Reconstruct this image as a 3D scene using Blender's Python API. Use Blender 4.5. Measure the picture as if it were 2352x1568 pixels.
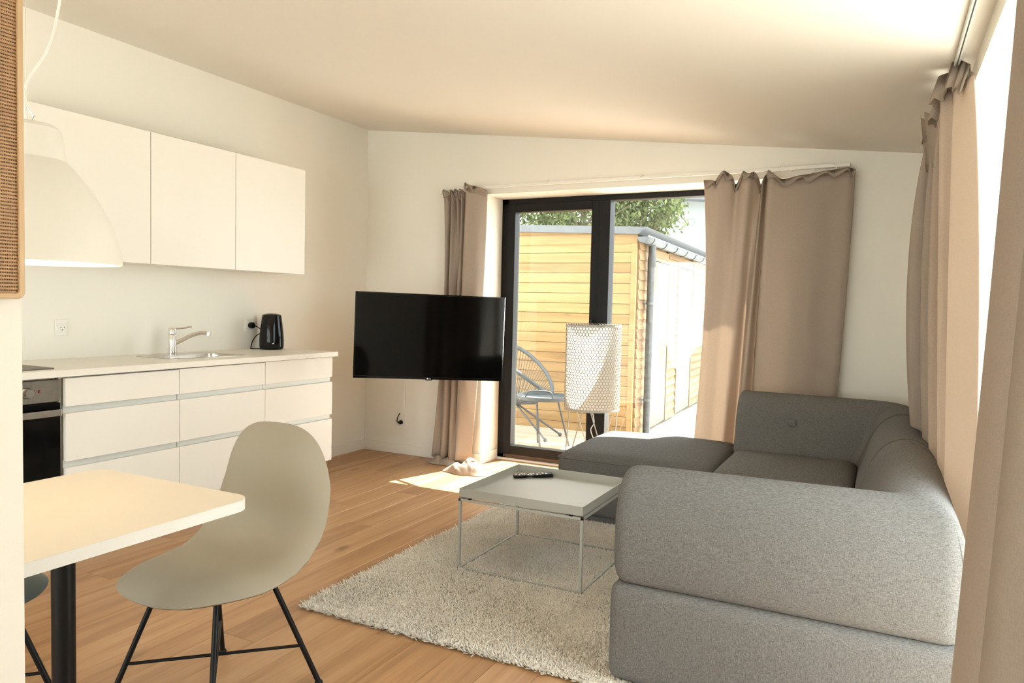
import bpy, bmesh, math, random
import numpy as np
from mathutils import Vector, Matrix, Quaternion

for o in list(bpy.data.objects):
    bpy.data.objects.remove(o)
scene = bpy.context.scene
C = scene.collection
rad = math.radians
rng = random.Random(7)
nrg = np.random.RandomState(11)

# ------------------------------------------------------------------ camera
cam_d = bpy.data.cameras.new('camera')
cam_d.sensor_fit = 'HORIZONTAL'; cam_d.sensor_width = 36.0; cam_d.lens = 25.675
cam_d.clip_start = 0.02; cam_d.clip_end = 200
cam = bpy.data.objects.new('camera', cam_d); C.objects.link(cam)
RX = Vector((0.891, 0.453, 0.023)); DN = Vector((0.042, -0.032, -0.999)); FW = Vector((-0.452, 0.891, -0.048))
FW.normalize(); RX = (RX - FW * RX.dot(FW)).normalized(); UP = RX.cross(FW)
m = Matrix((RX, UP, -FW)).transposed().to_4x4(); m.translation = (0, 0, 1.23)
cam.matrix_world = m
scene.camera = cam

# ------------------------------------------------------------------ sky, sun, exposure
scene.view_settings.view_transform = 'Standard'
scene.view_settings.look = 'None'
scene.view_settings.gamma = 1.0
scene.view_settings.use_curve_mapping = False
scene.view_settings.exposure = 2.6
world = bpy.data.worlds.new('sky'); scene.world = world
world.use_nodes = True
bg = world.node_tree.nodes['Background']
bg.inputs[0].default_value = (0.90, 0.95, 1.0, 1); bg.inputs[1].default_value = 1.5
sun_d = bpy.data.lights.new('sun', 'SUN'); sun_d.energy = 6.5; sun_d.angle = rad(0.5); sun_d.color = (1, 0.95, 0.86)
sun = bpy.data.objects.new('sun', sun_d); C.objects.link(sun)
SUN_DIR = Vector((-0.455, -1.167, -1.92))
sun.rotation_euler = SUN_DIR.to_track_quat('-Z', 'Y').to_euler()
sun.location = (3, 12, 14)

# ------------------------------------------------------------------ materials
MATS = {}
def nodes_of(name):
    mt = bpy.data.materials.new(name); mt.use_nodes = True
    nt = mt.node_tree; b = nt.nodes['Principled BSDF']
    MATS[name] = mt
    return mt, nt, b
def N(nt, t, **kw):
    n = nt.nodes.new(t)
    for k, v in kw.items(): setattr(n, k, v)
    return n
def plain(name, col, rough=0.5, metal=0.0, spec=None, noise=0.0, nscale=30, bump=0.0, bscale=200):
    mt, nt, b = nodes_of(name)
    b.inputs['Base Color'].default_value = (*col, 1)
    b.inputs['Roughness'].default_value = rough; b.inputs['Metallic'].default_value = metal
    if spec is not None: b.inputs['Specular IOR Level'].default_value = spec
    tc = N(nt, 'ShaderNodeTexCoord')
    if noise:
        n = N(nt, 'ShaderNodeTexNoise'); n.inputs['Scale'].default_value = nscale; n.inputs['Detail'].default_value = 4
        nt.links.new(tc.outputs['Object'], n.inputs['Vector'])
        r = N(nt, 'ShaderNodeValToRGB')
        r.color_ramp.elements[0].position = 0.3; r.color_ramp.elements[1].position = 0.7
        r.color_ramp.elements[0].color = (*[max(0, c * (1 - noise)) for c in col], 1)
        r.color_ramp.elements[1].color = (*[min(1, c * (1 + noise)) for c in col], 1)
        nt.links.new(n.outputs['Fac'], r.inputs['Fac']); nt.links.new(r.outputs['Color'], b.inputs['Base Color'])
    if bump:
        n = N(nt, 'ShaderNodeTexNoise'); n.inputs['Scale'].default_value = bscale; n.inputs['Detail'].default_value = 3
        nt.links.new(tc.outputs['Object'], n.inputs['Vector'])
        bp = N(nt, 'ShaderNodeBump'); bp.inputs['Strength'].default_value = bump; bp.inputs['Distance'].default_value = 0.002
        nt.links.new(n.outputs['Fac'], bp.inputs['Height']); nt.links.new(bp.outputs['Normal'], b.inputs['Normal'])
    return mt

def wood(name, cols, axis='Y', grain=14.0, rough=0.45, knots=0.25, vary=0.35, bump=0.15, stretch=0.06):
    """boards whose grain runs along one local axis; every object gets its own offset and tone"""
    mt, nt, b = nodes_of(name)
    b.inputs['Roughness'].default_value = rough
    tc = N(nt, 'ShaderNodeTexCoord'); oi = N(nt, 'ShaderNodeObjectInfo')
    mul = N(nt, 'ShaderNodeVectorMath', operation='SCALE'); mul.inputs[0].default_value = (31.7, 57.3, 17.9)
    nt.links.new(oi.outputs['Random'], mul.inputs['Scale'])
    add = N(nt, 'ShaderNodeVectorMath', operation='ADD')
    nt.links.new(tc.outputs['Object'], add.inputs[0]); nt.links.new(mul.outputs['Vector'], add.inputs[1])
    mp = N(nt, 'ShaderNodeMapping')
    s = [1, 1, 1]; s['XYZ'.index(axis)] = stretch; mp.inputs['Scale'].default_value = s
    nt.links.new(add.outputs['Vector'], mp.inputs['Vector'])
    n1 = N(nt, 'ShaderNodeTexNoise'); n1.inputs['Scale'].default_value = grain; n1.inputs['Detail'].default_value = 6
    n1.inputs['Distortion'].default_value = 1.2
    nt.links.new(mp.outputs['Vector'], n1.inputs['Vector'])
    n2 = N(nt, 'ShaderNodeTexNoise'); n2.inputs['Scale'].default_value = grain * 9; n2.inputs['Detail'].default_value = 3
    nt.links.new(mp.outputs['Vector'], n2.inputs['Vector'])
    mix = N(nt, 'ShaderNodeMath', operation='MULTIPLY_ADD'); mix.inputs[1].default_value = 0.3
    nt.links.new(n2.outputs['Fac'], mix.inputs[0]); nt.links.new(n1.outputs['Fac'], mix.inputs[2])
    rv = N(nt, 'ShaderNodeMath', operation='MULTIPLY_ADD'); rv.inputs[1].default_value = vary; 
    nt.links.new(oi.outputs['Random'], rv.inputs[0])
    sub = N(nt, 'ShaderNodeMath', operation='SUBTRACT'); sub.inputs[1].default_value = 0.15 + vary / 2
    nt.links.new(mix.outputs[0], sub.inputs[0]); nt.links.new(sub.outputs[0], rv.inputs[2])
    ramp = N(nt, 'ShaderNodeValToRGB'); ce = ramp.color_ramp.elements
    ce[0].position = 0.25; ce[0].color = (*cols[0], 1); ce[1].position = 0.75; ce[1].color = (*cols[2], 1)
    e = ce.new(0.5); e.color = (*cols[1], 1)
    nt.links.new(rv.outputs[0], ramp.inputs['Fac'])
    last = ramp.outputs['Color']
    if knots:
        mk = N(nt, 'ShaderNodeMapping'); s = [1, 1, 1]; s['XYZ'.index(axis)] = 0.42; mk.inputs['Scale'].default_value = s
        nt.links.new(add.outputs['Vector'], mk.inputs['Vector'])
        nd = N(nt, 'ShaderNodeTexNoise'); nd.inputs['Scale'].default_value = 12
        nt.links.new(mk.outputs['Vector'], nd.inputs['Vector'])
        ma = N(nt, 'ShaderNodeVectorMath', operation='MULTIPLY_ADD'); ma.inputs[1].default_value = (.05, .05, .05)
        nt.links.new(nd.outputs['Color'], ma.inputs[0]); nt.links.new(mk.outputs['Vector'], ma.inputs[2])
        vo = N(nt, 'ShaderNodeTexVoronoi'); vo.inputs['Scale'].default_value = 3.6
        nt.links.new(ma.outputs['Vector'], vo.inputs['Vector'])
        kr = N(nt, 'ShaderNodeValToRGB'); kr.color_ramp.elements[0].position = 0.02; kr.color_ramp.elements[1].position = 0.13
        kr.color_ramp.elements[0].color = (1, 1, 1, 1); kr.color_ramp.elements[1].color = (0, 0, 0, 1)
        nt.links.new(vo.outputs['Distance'], kr.inputs['Fac'])
        km = N(nt, 'ShaderNodeMath', operation='MULTIPLY'); km.inputs[1].default_value = knots * 2.4
        nt.links.new(kr.outputs['Color'], km.inputs[0])
        mx = N(nt, 'ShaderNodeMix', data_type='RGBA')
        mx.inputs[7].default_value = (*[c * 0.35 for c in cols[0]], 1)
        nt.links.new(km.outputs[0], mx.inputs[0]); nt.links.new(last, mx.inputs[6]); last = mx.outputs[2]
    nt.links.new(last, b.inputs['Base Color'])
    bp = N(nt, 'ShaderNodeBump'); bp.inputs['Strength'].default_value = bump; bp.inputs['Distance'].default_value = 0.001
    nt.links.new(n2.outputs['Fac'], bp.inputs['Height']); nt.links.new(bp.outputs['Normal'], b.inputs['Normal'])
    return mt

def fabric(name, c1, c2, scale=420.0, rough=0.95, transl=0.0, bump=0.3):
    """woven cloth: two thread directions, a slight mottling; optional see-through glow"""
    mt, nt, b = nodes_of(name)
    b.inputs['Roughness'].default_value = rough; b.inputs['Specular IOR Level'].default_value = 0.15
    tc = N(nt, 'ShaderNodeTexCoord')
    outs = []
    for sc in ((scale, scale, scale * 0.12), (scale * 0.12, scale * 0.12, scale)):
        mp = N(nt, 'ShaderNodeMapping'); mp.inputs['Scale'].default_value = sc
        nt.links.new(tc.outputs['Object'], mp.inputs['Vector'])
        n = N(nt, 'ShaderNodeTexNoise'); n.inputs['Scale'].default_value = 1.0; n.inputs['Detail'].default_value = 2
        nt.links.new(mp.outputs['Vector'], n.inputs['Vector']); outs.append(n.outputs['Fac'])
    ad = N(nt, 'ShaderNodeMath', operation='ADD'); nt.links.new(outs[0], ad.inputs[0]); nt.links.new(outs[1], ad.inputs[1])
    hf = N(nt, 'ShaderNodeMath', operation='MULTIPLY'); hf.inputs[1].default_value = 0.5; nt.links.new(ad.outputs[0], hf.inputs[0])
    r = N(nt, 'ShaderNodeValToRGB'); r.color_ramp.elements[0].position = 0.39; r.color_ramp.elements[1].position = 0.61
    r.color_ramp.elements[0].color = (*c1, 1); r.color_ramp.elements[1].color = (*c2, 1)
    nt.links.new(hf.outputs[0], r.inputs['Fac']); nt.links.new(r.outputs['Color'], b.inputs['Base Color'])
    bp = N(nt, 'ShaderNodeBump'); bp.inputs['Strength'].default_value = bump; bp.inputs['Distance'].default_value = 0.0008
    nt.links.new(hf.outputs[0], bp.inputs['Height']); nt.links.new(bp.outputs['Normal'], b.inputs['Normal'])
    if transl:
        t = N(nt, 'ShaderNodeBsdfTranslucent'); nt.links.new(r.outputs['Color'], t.inputs['Color'])
        mx = N(nt, 'ShaderNodeMixShader'); mx.inputs[0].default_value = transl
        out = nt.nodes['Material Output']
        nt.links.new(b.outputs[0], mx.inputs[1]); nt.links.new(t.outputs[0], mx.inputs[2]); nt.links.new(mx.outputs[0], out.inputs[0])
    return mt

def glass(name, tint=(0.97, 0.99, 0.98)):
    mt, nt, b = nodes_of(name)
    nt.nodes.remove(b)
    out = nt.nodes['Material Output']
    t = N(nt, 'ShaderNodeBsdfTransparent'); t.inputs[0].default_value = (*tint, 1)
    g = N(nt, 'ShaderNodeBsdfGlossy'); g.inputs['Roughness'].default_value = 0.0
    lw = N(nt, 'ShaderNodeLayerWeight'); lw.inputs['Blend'].default_value = 0.5   # facing: same from both sides
    pw = N(nt, 'ShaderNodeMath', operation='POWER'); pw.inputs[1].default_value = 5.0
    fr = N(nt, 'ShaderNodeMath', operation='MULTIPLY_ADD'); fr.inputs[1].default_value = 0.9; fr.inputs[2].default_value = 0.05
    nt.links.new(lw.outputs['Facing'], pw.inputs[0]); nt.links.new(pw.outputs[0], fr.inputs[0])
    mx = N(nt, 'ShaderNodeMixShader')
    nt.links.new(fr.outputs[0], mx.inputs[0]); nt.links.new(t.outputs[0], mx.inputs[1]); nt.links.new(g.outputs[0], mx.inputs[2])
    nt.links.new(mx.outputs[0], out.inputs[0])
    return mt

def emitter(name, col, s):
    mt, nt, b = nodes_of(name)
    b.inputs['Base Color'].default_value = (*col, 1)
    b.inputs['Emission Color'].default_value = (*col, 1); b.inputs['Emission Strength'].default_value = s
    return mt

plain('wall_paint', (0.845, 0.81, 0.725), 0.9, spec=0.2, bump=0.06, bscale=350)
plain('ceiling_paint', (0.82, 0.775, 0.695), 0.92, spec=0.2, bump=0.05, bscale=300)
plain('trim_white', (0.85, 0.815, 0.735), 0.5)
plain('cabinet_white', (0.85, 0.815, 0.735), 0.42, spec=0.4)
plain('worktop_white', (0.84, 0.80, 0.71), 0.38, noise=0.01, nscale=60)
plain('alu_profile', (0.66, 0.67, 0.62), 0.45, metal=0.2)
plain('carcass_dark', (0.05, 0.04, 0.035), 0.7)
plain('steel', (0.62, 0.58, 0.52), 0.28, metal=1.0)
plain('steel_brushed', (0.20, 0.175, 0.14), 0.5, metal=0.6, noise=0.08, nscale=40)
plain('chrome', (0.82, 0.80, 0.77), 0.08, metal=1.0)
plain('black_gloss', (0.003, 0.003, 0.003), 0.08, spec=0.25)
plain('screen_gloss', (0.002, 0.002, 0.002), 0.06, spec=0.14)
plain('black_satin', (0.006, 0.006, 0.006), 0.4, spec=0.2)
plain('black_frame', (0.005, 0.005, 0.005), 0.42, spec=0.22)
plain('frame_brown', (0.085, 0.045, 0.025), 0.45)
plain('red_lamp', (0.25, 0.01, 0.01), 0.2)
plain('marking', (0.03, 0.028, 0.025), 0.6)
plain('white_plastic', (0.84, 0.81, 0.74), 0.35)
plain('white_mark', (0.9, 0.9, 0.88), 0.4)
plain('table_laminate', (0.66, 0.60, 0.51), 0.45, noise=0.01, nscale=20)
plain('table_edge', (0.74, 0.72, 0.66), 0.5)
plain('shell_beige', (0.315, 0.28, 0.215), 0.55, spec=0.3, bump=0.03, bscale=500)
plain('shell_dark', (0.035, 0.05, 0.048), 0.5)
plain('tray_grey', (0.385, 0.375, 0.325), 0.4)
plain('lamp_white_shaded', (0.40, 0.385, 0.345), 0.55)  # white sleeve greyed: its shade against the backlit liner is in the colour
plain('pendant_paint', (0.74, 0.70, 0.61), 0.5)
plain('cord_white', (0.8, 0.76, 0.7), 0.5)
plain('zinc', (0.075, 0.085, 0.095), 0.55, metal=0.1, noise=0.12, nscale=14)
plain('zinc_dark', (0.04, 0.047, 0.052), 0.55, metal=0.1, noise=0.5, nscale=25)
plain('roof_felt', (0.09, 0.1, 0.11), 0.7)
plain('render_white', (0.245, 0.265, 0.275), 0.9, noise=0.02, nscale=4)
plain('paving', (0.55, 0.53, 0.49), 0.9, noise=0.05, nscale=6)
plain('earth', (0.22, 0.2, 0.15), 0.95, noise=0.2, nscale=2)
plain('pebble', (0.34, 0.33, 0.31), 0.8, noise=0.3, nscale=30)
plain('garden_metal', (0.05, 0.06, 0.066), 0.55, spec=0.25)
plain('bark', (0.12, 0.09, 0.06), 0.9, noise=0.3, nscale=12)
wood('oak_floor', [(0.32, 0.165, 0.068), (0.455, 0.25, 0.112), (0.535, 0.32, 0.16)], 'Y', grain=11, rough=0.40, knots=0.33, vary=0.2)
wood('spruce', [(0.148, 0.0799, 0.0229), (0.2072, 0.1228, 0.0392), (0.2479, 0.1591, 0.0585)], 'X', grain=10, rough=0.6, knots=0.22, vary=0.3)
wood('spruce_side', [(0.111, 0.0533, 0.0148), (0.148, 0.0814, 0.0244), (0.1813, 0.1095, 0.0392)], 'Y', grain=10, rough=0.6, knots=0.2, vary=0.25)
wood('door_pine', [(0.1147, 0.0725, 0.0385), (0.1443, 0.0992, 0.0585), (0.1665, 0.1199, 0.074)], 'Z', grain=12, rough=0.6, knots=0.0, vary=0.2)
wood('deck', [(0.24, 0.16, 0.11), (0.36, 0.26, 0.19), (0.44, 0.33, 0.26)], 'X', grain=12, rough=0.75, knots=0.1, vary=0.3)
wood('cane_frame', [(0.50, 0.31, 0.15), (0.58, 0.38, 0.19), (0.64, 0.45, 0.25)], 'Z', grain=18, rough=0.45, knots=0.0, vary=0.1)
plain('cane', (0.44, 0.25, 0.12), 0.6, noise=0.15, nscale=90)
plain('cane_back', (0.74, 0.58, 0.40), 0.8)
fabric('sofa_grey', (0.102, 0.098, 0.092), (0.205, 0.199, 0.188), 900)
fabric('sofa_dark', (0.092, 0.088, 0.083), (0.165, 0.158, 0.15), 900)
fabric('curtain_sand', (0.51, 0.43, 0.355), (0.585, 0.495, 0.41), 900, transl=0.42, bump=0.15)
fabric('shade_paper', (0.66, 0.63, 0.57), (0.70, 0.67, 0.61), 300, transl=0.55, bump=0.05)
glass('window_glass')
emitter('bulb', (1.0, 0.78, 0.45), 6.0)

# rug: short pile in warm cream, tone varies from tuft to tuft
mt, nt, b = nodes_of('rug_pile')
b.inputs['Roughness'].default_value = 1.0; b.inputs['Specular IOR Level'].default_value = 0.05
tc = N(nt, 'ShaderNodeTexCoord')
n1 = N(nt, 'ShaderNodeTexNoise'); n1.inputs['Scale'].default_value = 130; n1.inputs['Detail'].default_value = 2
n2 = N(nt, 'ShaderNodeTexNoise'); n2.inputs['Scale'].default_value = 5; n2.inputs['Detail'].default_value = 3
nt.links.new(tc.outputs['Object'], n1.inputs['Vector']); nt.links.new(tc.outputs['Object'], n2.inputs['Vector'])
ad = N(nt, 'ShaderNodeMath', operation='MULTIPLY_ADD'); ad.inputs[1].default_value = 0.35
nt.links.new(n2.outputs['Fac'], ad.inputs[0]); nt.links.new(n1.outputs['Fac'], ad.inputs[2])
r = N(nt, 'ShaderNodeValToRGB'); r.color_ramp.elements[0].position = 0.42; r.color_ramp.elements[1].position = 0.72
r.color_ramp.elements[0].color = (0.56, 0.485, 0.385, 1); r.color_ramp.elements[1].color = (0.86, 0.805, 0.715, 1)
nt.links.new(ad.outputs[0], r.inputs['Fac']); nt.links.new(r.outputs['Color'], b.inputs['Base Color'])

# leaves
mt, nt, b = nodes_of('leaf')
b.inputs['Roughness'].default_value = 0.6
oi = N(nt, 'ShaderNodeTexCoord'); n1 = N(nt, 'ShaderNodeTexNoise'); n1.inputs['Scale'].default_value = 9
nt.links.new(oi.outputs['Object'], n1.inputs['Vector'])
r = N(nt, 'ShaderNodeValToRGB'); r.color_ramp.elements[0].position = 0.35; r.color_ramp.elements[1].position = 0.65
r.color_ramp.elements[0].color = (0.03, 0.05, 0.014, 1); r.color_ramp.elements[1].color = (0.125, 0.155, 0.045, 1)
nt.links.new(n1.outputs['Fac'], r.inputs['Fac']); nt.links.new(r.outputs['Color'], b.inputs['Base Color'])
t = N(nt, 'ShaderNodeBsdfTranslucent'); nt.links.new(r.outputs['Color'], t.inputs['Color'])
mx = N(nt, 'ShaderNodeMixShader'); mx.inputs[0].default_value = 0.35
nt.links.new(b.outputs[0], mx.inputs[1]); nt.links.new(t.outputs[0], mx.inputs[2])
nt.links.new(mx.outputs[0], nt.nodes['Material Output'].inputs[0])

# ------------------------------------------------------------------ mesh helpers
ORG = {}
def V(p): return Vector(p)
class MB:
    def __init__(s): s.v = []; s.f = []
    def add(s, vs, fs):
        k = len(s.v); s.v += [tuple(p) for p in vs]; s.f += [tuple(i + k for i in f) for f in fs]; return s
    def box(s, x0, x1, y0, y1, z0, z1):
        return s.add([(x0, y0, z0), (x1, y0, z0), (x1, y1, z0), (x0, y1, z0), (x0, y0, z1), (x1, y0, z1), (x1, y1, z1), (x0, y1, z1)],
                     [(0, 3, 2, 1), (4, 5, 6, 7), (0, 1, 5, 4), (1, 2, 6, 5), (2, 3, 7, 6), (3, 0, 4, 7)])
    def tube(s, pts, r, n=10, caps=True, r1=None):
        pts = [V(p) for p in pts]; L = len(pts); vs = []; ref = None
        for i, p in enumerate(pts):
            d = (pts[min(i + 1, L - 1)] - pts[max(i - 1, 0)]).normalized()
            if ref is None: ref = V((0, 0, 1)) if abs(d.z) < 0.9 else V((1, 0, 0))
            a = d.cross(ref).normalized(); ref = a.cross(d).normalized(); b = ref
            rr = r if r1 is None else r + (r1 - r) * i / (L - 1)
            if isinstance(r, (list, tuple)): rr = r[i]
            for k in range(n):
                t = 2 * math.pi * k / n
                vs.append(p + (a * math.cos(t) + b * math.sin(t)) * rr)
        fs = []
        for i in range(L - 1):
            for k in range(n):
                k2 = (k + 1) % n; fs.append((i * n + k, i * n + k2, (i + 1) * n + k2, (i + 1) * n + k))
        if caps: fs += [tuple(range(n - 1, -1, -1)), tuple((L - 1) * n + k for k in range(n))]
        return s.add(vs, [f[::-1] for f in fs])
    def lathe(s, prof, c=(0, 0, 0), n=48, a0=0.0):
        vs = []; fs = []; L = len(prof)
        for (r, z) in prof:
            for k in range(n):
                t = a0 + 2 * math.pi * k / n
                vs.append((c[0] + r * math.cos(t), c[1] + r * math.sin(t), c[2] + z))
        for i in range(L - 1):
            for k in range(n):
                k2 = (k + 1) % n; fs.append((i * n + k, i * n + k2, (i + 1) * n + k2, (i + 1) * n + k))
        return s.add(vs, fs)
    def disc(s, c, r, nrm, n=24):
        q = V(nrm).normalized().to_track_quat('Z', 'Y')
        return s.add([V(c) + q @ V((r * math.cos(2 * math.pi * k / n), r * math.sin(2 * math.pi * k / n), 0)) for k in range(n)], [tuple(range(n))])
    def prism(s, poly, z0, z1):
        n = len(poly)
        return s.add([(x, y, z0) for x, y in poly] + [(x, y, z1) for x, y in poly],
                     [tuple(range(n - 1, -1, -1)), tuple(range(n, 2 * n))] + [(i, (i + 1) % n, n + (i + 1) % n, n + i) for i in range(n)])
    def grid(s, P, flip=False, wrap=False):
        nu = len(P); nv = len(P[0]); vs = [p for row in P for p in row]; fs = []
        for i in range(nu - 1):
            for j in range(nv if wrap else nv - 1):
                j2 = (j + 1) % nv
                q = (i * nv + j, i * nv + j2, (i + 1) * nv + j2, (i + 1) * nv + j)
                fs.append(q[::-1] if flip else q)
        return s.add(vs, fs)
    def rot(s, q, c=(0, 0, 0), start=0):
        c = V(c)
        for i in range(start, len(s.v)): s.v[i] = tuple(c + q @ (V(s.v[i]) - c))
        return s
    def build(s, name, mat, parent=None, smooth=False, bevel=0, seg=2, solid=0, angle=35, local=False):
        me = bpy.data.meshes.new(name)
        og = V(ORG.get(parent.name, (0, 0, 0))) if parent else V((0, 0, 0))
        me.from_pydata([tuple(V(p) - (V((0, 0, 0)) if local else og)) for p in s.v], [], s.f); me.update()
        o = bpy.data.objects.new(name, me); C.objects.link(o)
        me.materials.append(MATS[mat])
        if smooth:
            me.shade_smooth()
            if angle: me.set_sharp_from_angle(angle=rad(angle))
        if parent:
            o.parent = parent; ORG[o.name] = tuple(og)
        else: ORG[o.name] = (0, 0, 0)
        if solid:
            md = o.modifiers.new('thickness', 'SOLIDIFY'); md.thickness = solid; md.offset = 0
        if bevel:
            md = o.modifiers.new('edge', 'BEVEL'); md.width = bevel; md.segments = seg; md.limit_method = 'ANGLE'; md.angle_limit = rad(40)
        return o
def tag(o, label=None, cat=None, group=None, kind=None):
    if label: o['label'] = label
    if cat: o['category'] = cat
    if group: o['group'] = group
    if kind: o['kind'] = kind
    return o
def thing(name, label, cat, loc=(0, 0, 0), group=None, kind=None):
    o = bpy.data.objects.new(name, None); C.objects.link(o); o.empty_display_size = 0.1
    o.location = loc; ORG[o.name] = tuple(loc)
    return tag(o, label, cat, group, kind)
def box(name, mat, parent, x0, x1, y0, y1, z0, z1, bevel=0, seg=2, smooth=False):
    return MB().box(x0, x1, y0, y1, z0, z1).build(name, mat, parent, bevel=bevel, seg=seg, smooth=smooth)
def linked(src, name, parent, loc, rot=None):
    o = bpy.data.objects.new(name, src.data); C.objects.link(o); o.parent = parent; o.location = loc
    if rot: o.rotation_euler = rot
    for md in src.modifiers:
        k = o.modifiers.new(md.name, md.type)
        for a in ('width', 'segments', 'limit_method', 'angle_limit'):
            if hasattr(md, a): setattr(k, a, getattr(md, a))
    return o
def catmull(P, k):
    """smooth a list of points, k steps between neighbours"""
    P = [V(p) for p in P]; out = []
    for i in range(len(P) - 1):
        a = P[max(i - 1, 0)]; b_ = P[i]; c = P[i + 1]; d = P[min(i + 2, len(P) - 1)]
        for j in range(k):
            t = j / k
            out.append(0.5 * ((2 * b_) + (c - a) * t + (2 * a - 5 * b_ + 4 * c - d) * t * t + (3 * b_ - a - 3 * c + d) * t ** 3))
    out.append(P[-1]); return out
def rbox(x0, x1, y0, y1, z0, z1, r, n=14, dome=0.0, puff=0.0, wrinkle=0.0, seed=1):
    """soft box: rounded edges, domed top and slightly swollen sides"""
    mb = MB(); idx = {}
    cx, cy, cz = (x0 + x1) / 2, (y0 + y1) / 2, (z0 + z1) / 2
    hx, hy, hz = (x1 - x0) / 2, (y1 - y0) / 2, (z1 - z0) / 2
    r = min(r, hx, hy, hz)
    def lin(h):
        inner = h - r
        a = [-h + r * (1 - math.cos(math.pi / 2 * i / 4)) for i in range(4)]
        mid = [-inner + 2 * inner * i / n for i in range(n + 1)]
        return a + mid + [-q for q in reversed(a)]
    L = [lin(hx), lin(hy), lin(hz)]
    rr = random.Random(seed); ph = [rr.uniform(0, 6) for _ in range(6)]
    def place(p):
        q = V((max(-hx + r, min(hx - r, p[0])), max(-hy + r, min(hy - r, p[1])), max(-hz + r, min(hz - r, p[2]))))
        d = V(p) - q
        if d.length > 1e-9: p = q + d.normalized() * r
        else: p = V(p)
        u, w, t = p[0] / hx, p[1] / hy, p[2] / hz
        fu, fw = max(0, 1 - u * u), max(0, 1 - w * w)
        p = V(p)
        if t > 0: p.z += dome * (fu ** 0.6) * (fw ** 0.6) * t
        if puff:
            ft = max(0, 1 - t * t)
            p.x += puff * u * ft * fw ** 0.5; p.y += puff * w * ft * fu ** 0.5
        if wrinkle and t > 0:
            p.z += wrinkle * (math.sin(9 * u + 3 * w + ph[0]) * math.sin(5 * w + ph[1]) + 0.6 * math.sin(17 * u - 8 * w + ph[2])) * fu * fw
        return V((cx, cy, cz)) + p
    def vid(i, j, k):
        key = (i, j, k)
        if key not in idx:
            idx[key] = len(mb.v); mb.v.append(tuple(place((L[0][i], L[1][j], L[2][k]))))
        return idx[key]
    I, J, K = len(L[0]) - 1, len(L[1]) - 1, len(L[2]) - 1
    for i in range(I):
        for j in range(J):
            mb.f.append((vid(i, j, 0), vid(i, j + 1, 0), vid(i + 1, j + 1, 0), vid(i + 1, j, 0)))
            mb.f.append((vid(i, j, K), vid(i + 1, j, K), vid(i + 1, j + 1, K), vid(i, j + 1, K)))
    for i in range(I):
        for k in range(K):
            mb.f.append((vid(i, 0, k), vid(i + 1, 0, k), vid(i + 1, 0, k + 1), vid(i, 0, k + 1)))
            mb.f.append((vid(i, J, k), vid(i, J, k + 1), vid(i + 1, J, k + 1), vid(i + 1, J, k)))
    for j in range(J):
        for k in range(K):
            mb.f.append((vid(0, j, k), vid(0, j, k + 1), vid(0, j + 1, k + 1), vid(0, j + 1, k)))
            mb.f.append((vid(I, j, k), vid(I, j + 1, k), vid(I, j + 1, k + 1), vid(I, j, k + 1)))
    return mb

# ------------------------------------------------------------------ room shell
XL, XR, YB, YF = -3.87, 0.26, 4.91, -2.4          # left wall, right wall, back wall, wall behind the camera
T = 0.32
def ceil_z(x): return 2.66 - 0.1202 * (x + 3.87)
WX0, WX1, WZ = -2.75, -0.55, 2.078                 # back window opening
RY0, RY1, RZ = 1.5, 3.45, 2.085                   # right window opening

floor = MB().box(XL, XR + T, YF, YB + 0.36, -0.16, -0.016).build('floor', 'deck')
tag(floor, kind='structure')
x = XL; row = 0
PW = 0.165
x = -1.31 - 16 * PW
while x < XR + T:
    y = YF - rng.uniform(0, 1.7); x0 = max(x, XL); x1 = min(x + PW, XR + T)
    if x1 - x0 > 0.02:
        while y < YB + 0.34:
            ln = rng.choice((1.5, 1.8, 2.1, 2.3)); y0 = max(y, YF); y1 = min(y + ln, YB + 0.26); y += ln
            if y1 - y0 < 0.05: continue
            g = 0.0006; c = 0.0012; mb = MB()
            a0, a1, b0, b1 = x0 + g, x1 - g, y0 + g, y1 - g
            mb.add([(a0, b0, -.016), (a1, b0, -.016), (a1, b1, -.016), (a0, b1, -.016),
                    (a0, b0, -c), (a1, b0, -c), (a1, b1, -c), (a0, b1, -c),
                    (a0 + c, b0 + c, 0), (a1 - c, b0 + c, 0), (a1 - c, b1 - c, 0), (a0 + c, b1 - c, 0)],
                   [(0, 1, 5, 4), (1, 2, 6, 5), (2, 3, 7, 6), (3, 0, 4, 7), (4, 5, 9, 8), (5, 6, 10, 9), (6, 7, 11, 10), (7, 4, 8, 11), (8, 9, 10, 11)])
            mb.build('plank', 'oak_floor', floor)
    x += PW

H = 2.9
wl = box('wall_left', 'wall_paint', None, XL - T, XL, YF - T, YB + T, -0.16, H); tag(wl, kind='structure')
mb = MB().box(XL, WX0, YB, YB + T, -0.16, H).box(WX1, XR + T, YB, YB + T, -0.16, H).box(WX0, WX1, YB, YB + T, WZ, H)
tag(mb.build('wall_back', 'wall_paint'), kind='structure')
mb = MB().box(XR, XR + T, RY1, YB, -0.16, H).box(XR, XR + T, YF - T, RY0, -0.16, H).box(XR, XR + T, RY0, RY1, RZ, H)
tag(mb.build('wall_right', 'wall_paint'), kind='structure')
mb = MB().box(XL, -3.75, YF - T, YF, -0.16, H).box(0.1, XR, YF - T, YF, -0.16, H).box(-3.75, 0.1, YF - T, YF, 2.15, H).box(-3.75, 0.1, YF - T, YF, -0.16, 0.02)
tag(mb.build('wall_front', 'wall_paint'), kind='structure')
a, b_ = XL - T, XR + T
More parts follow.
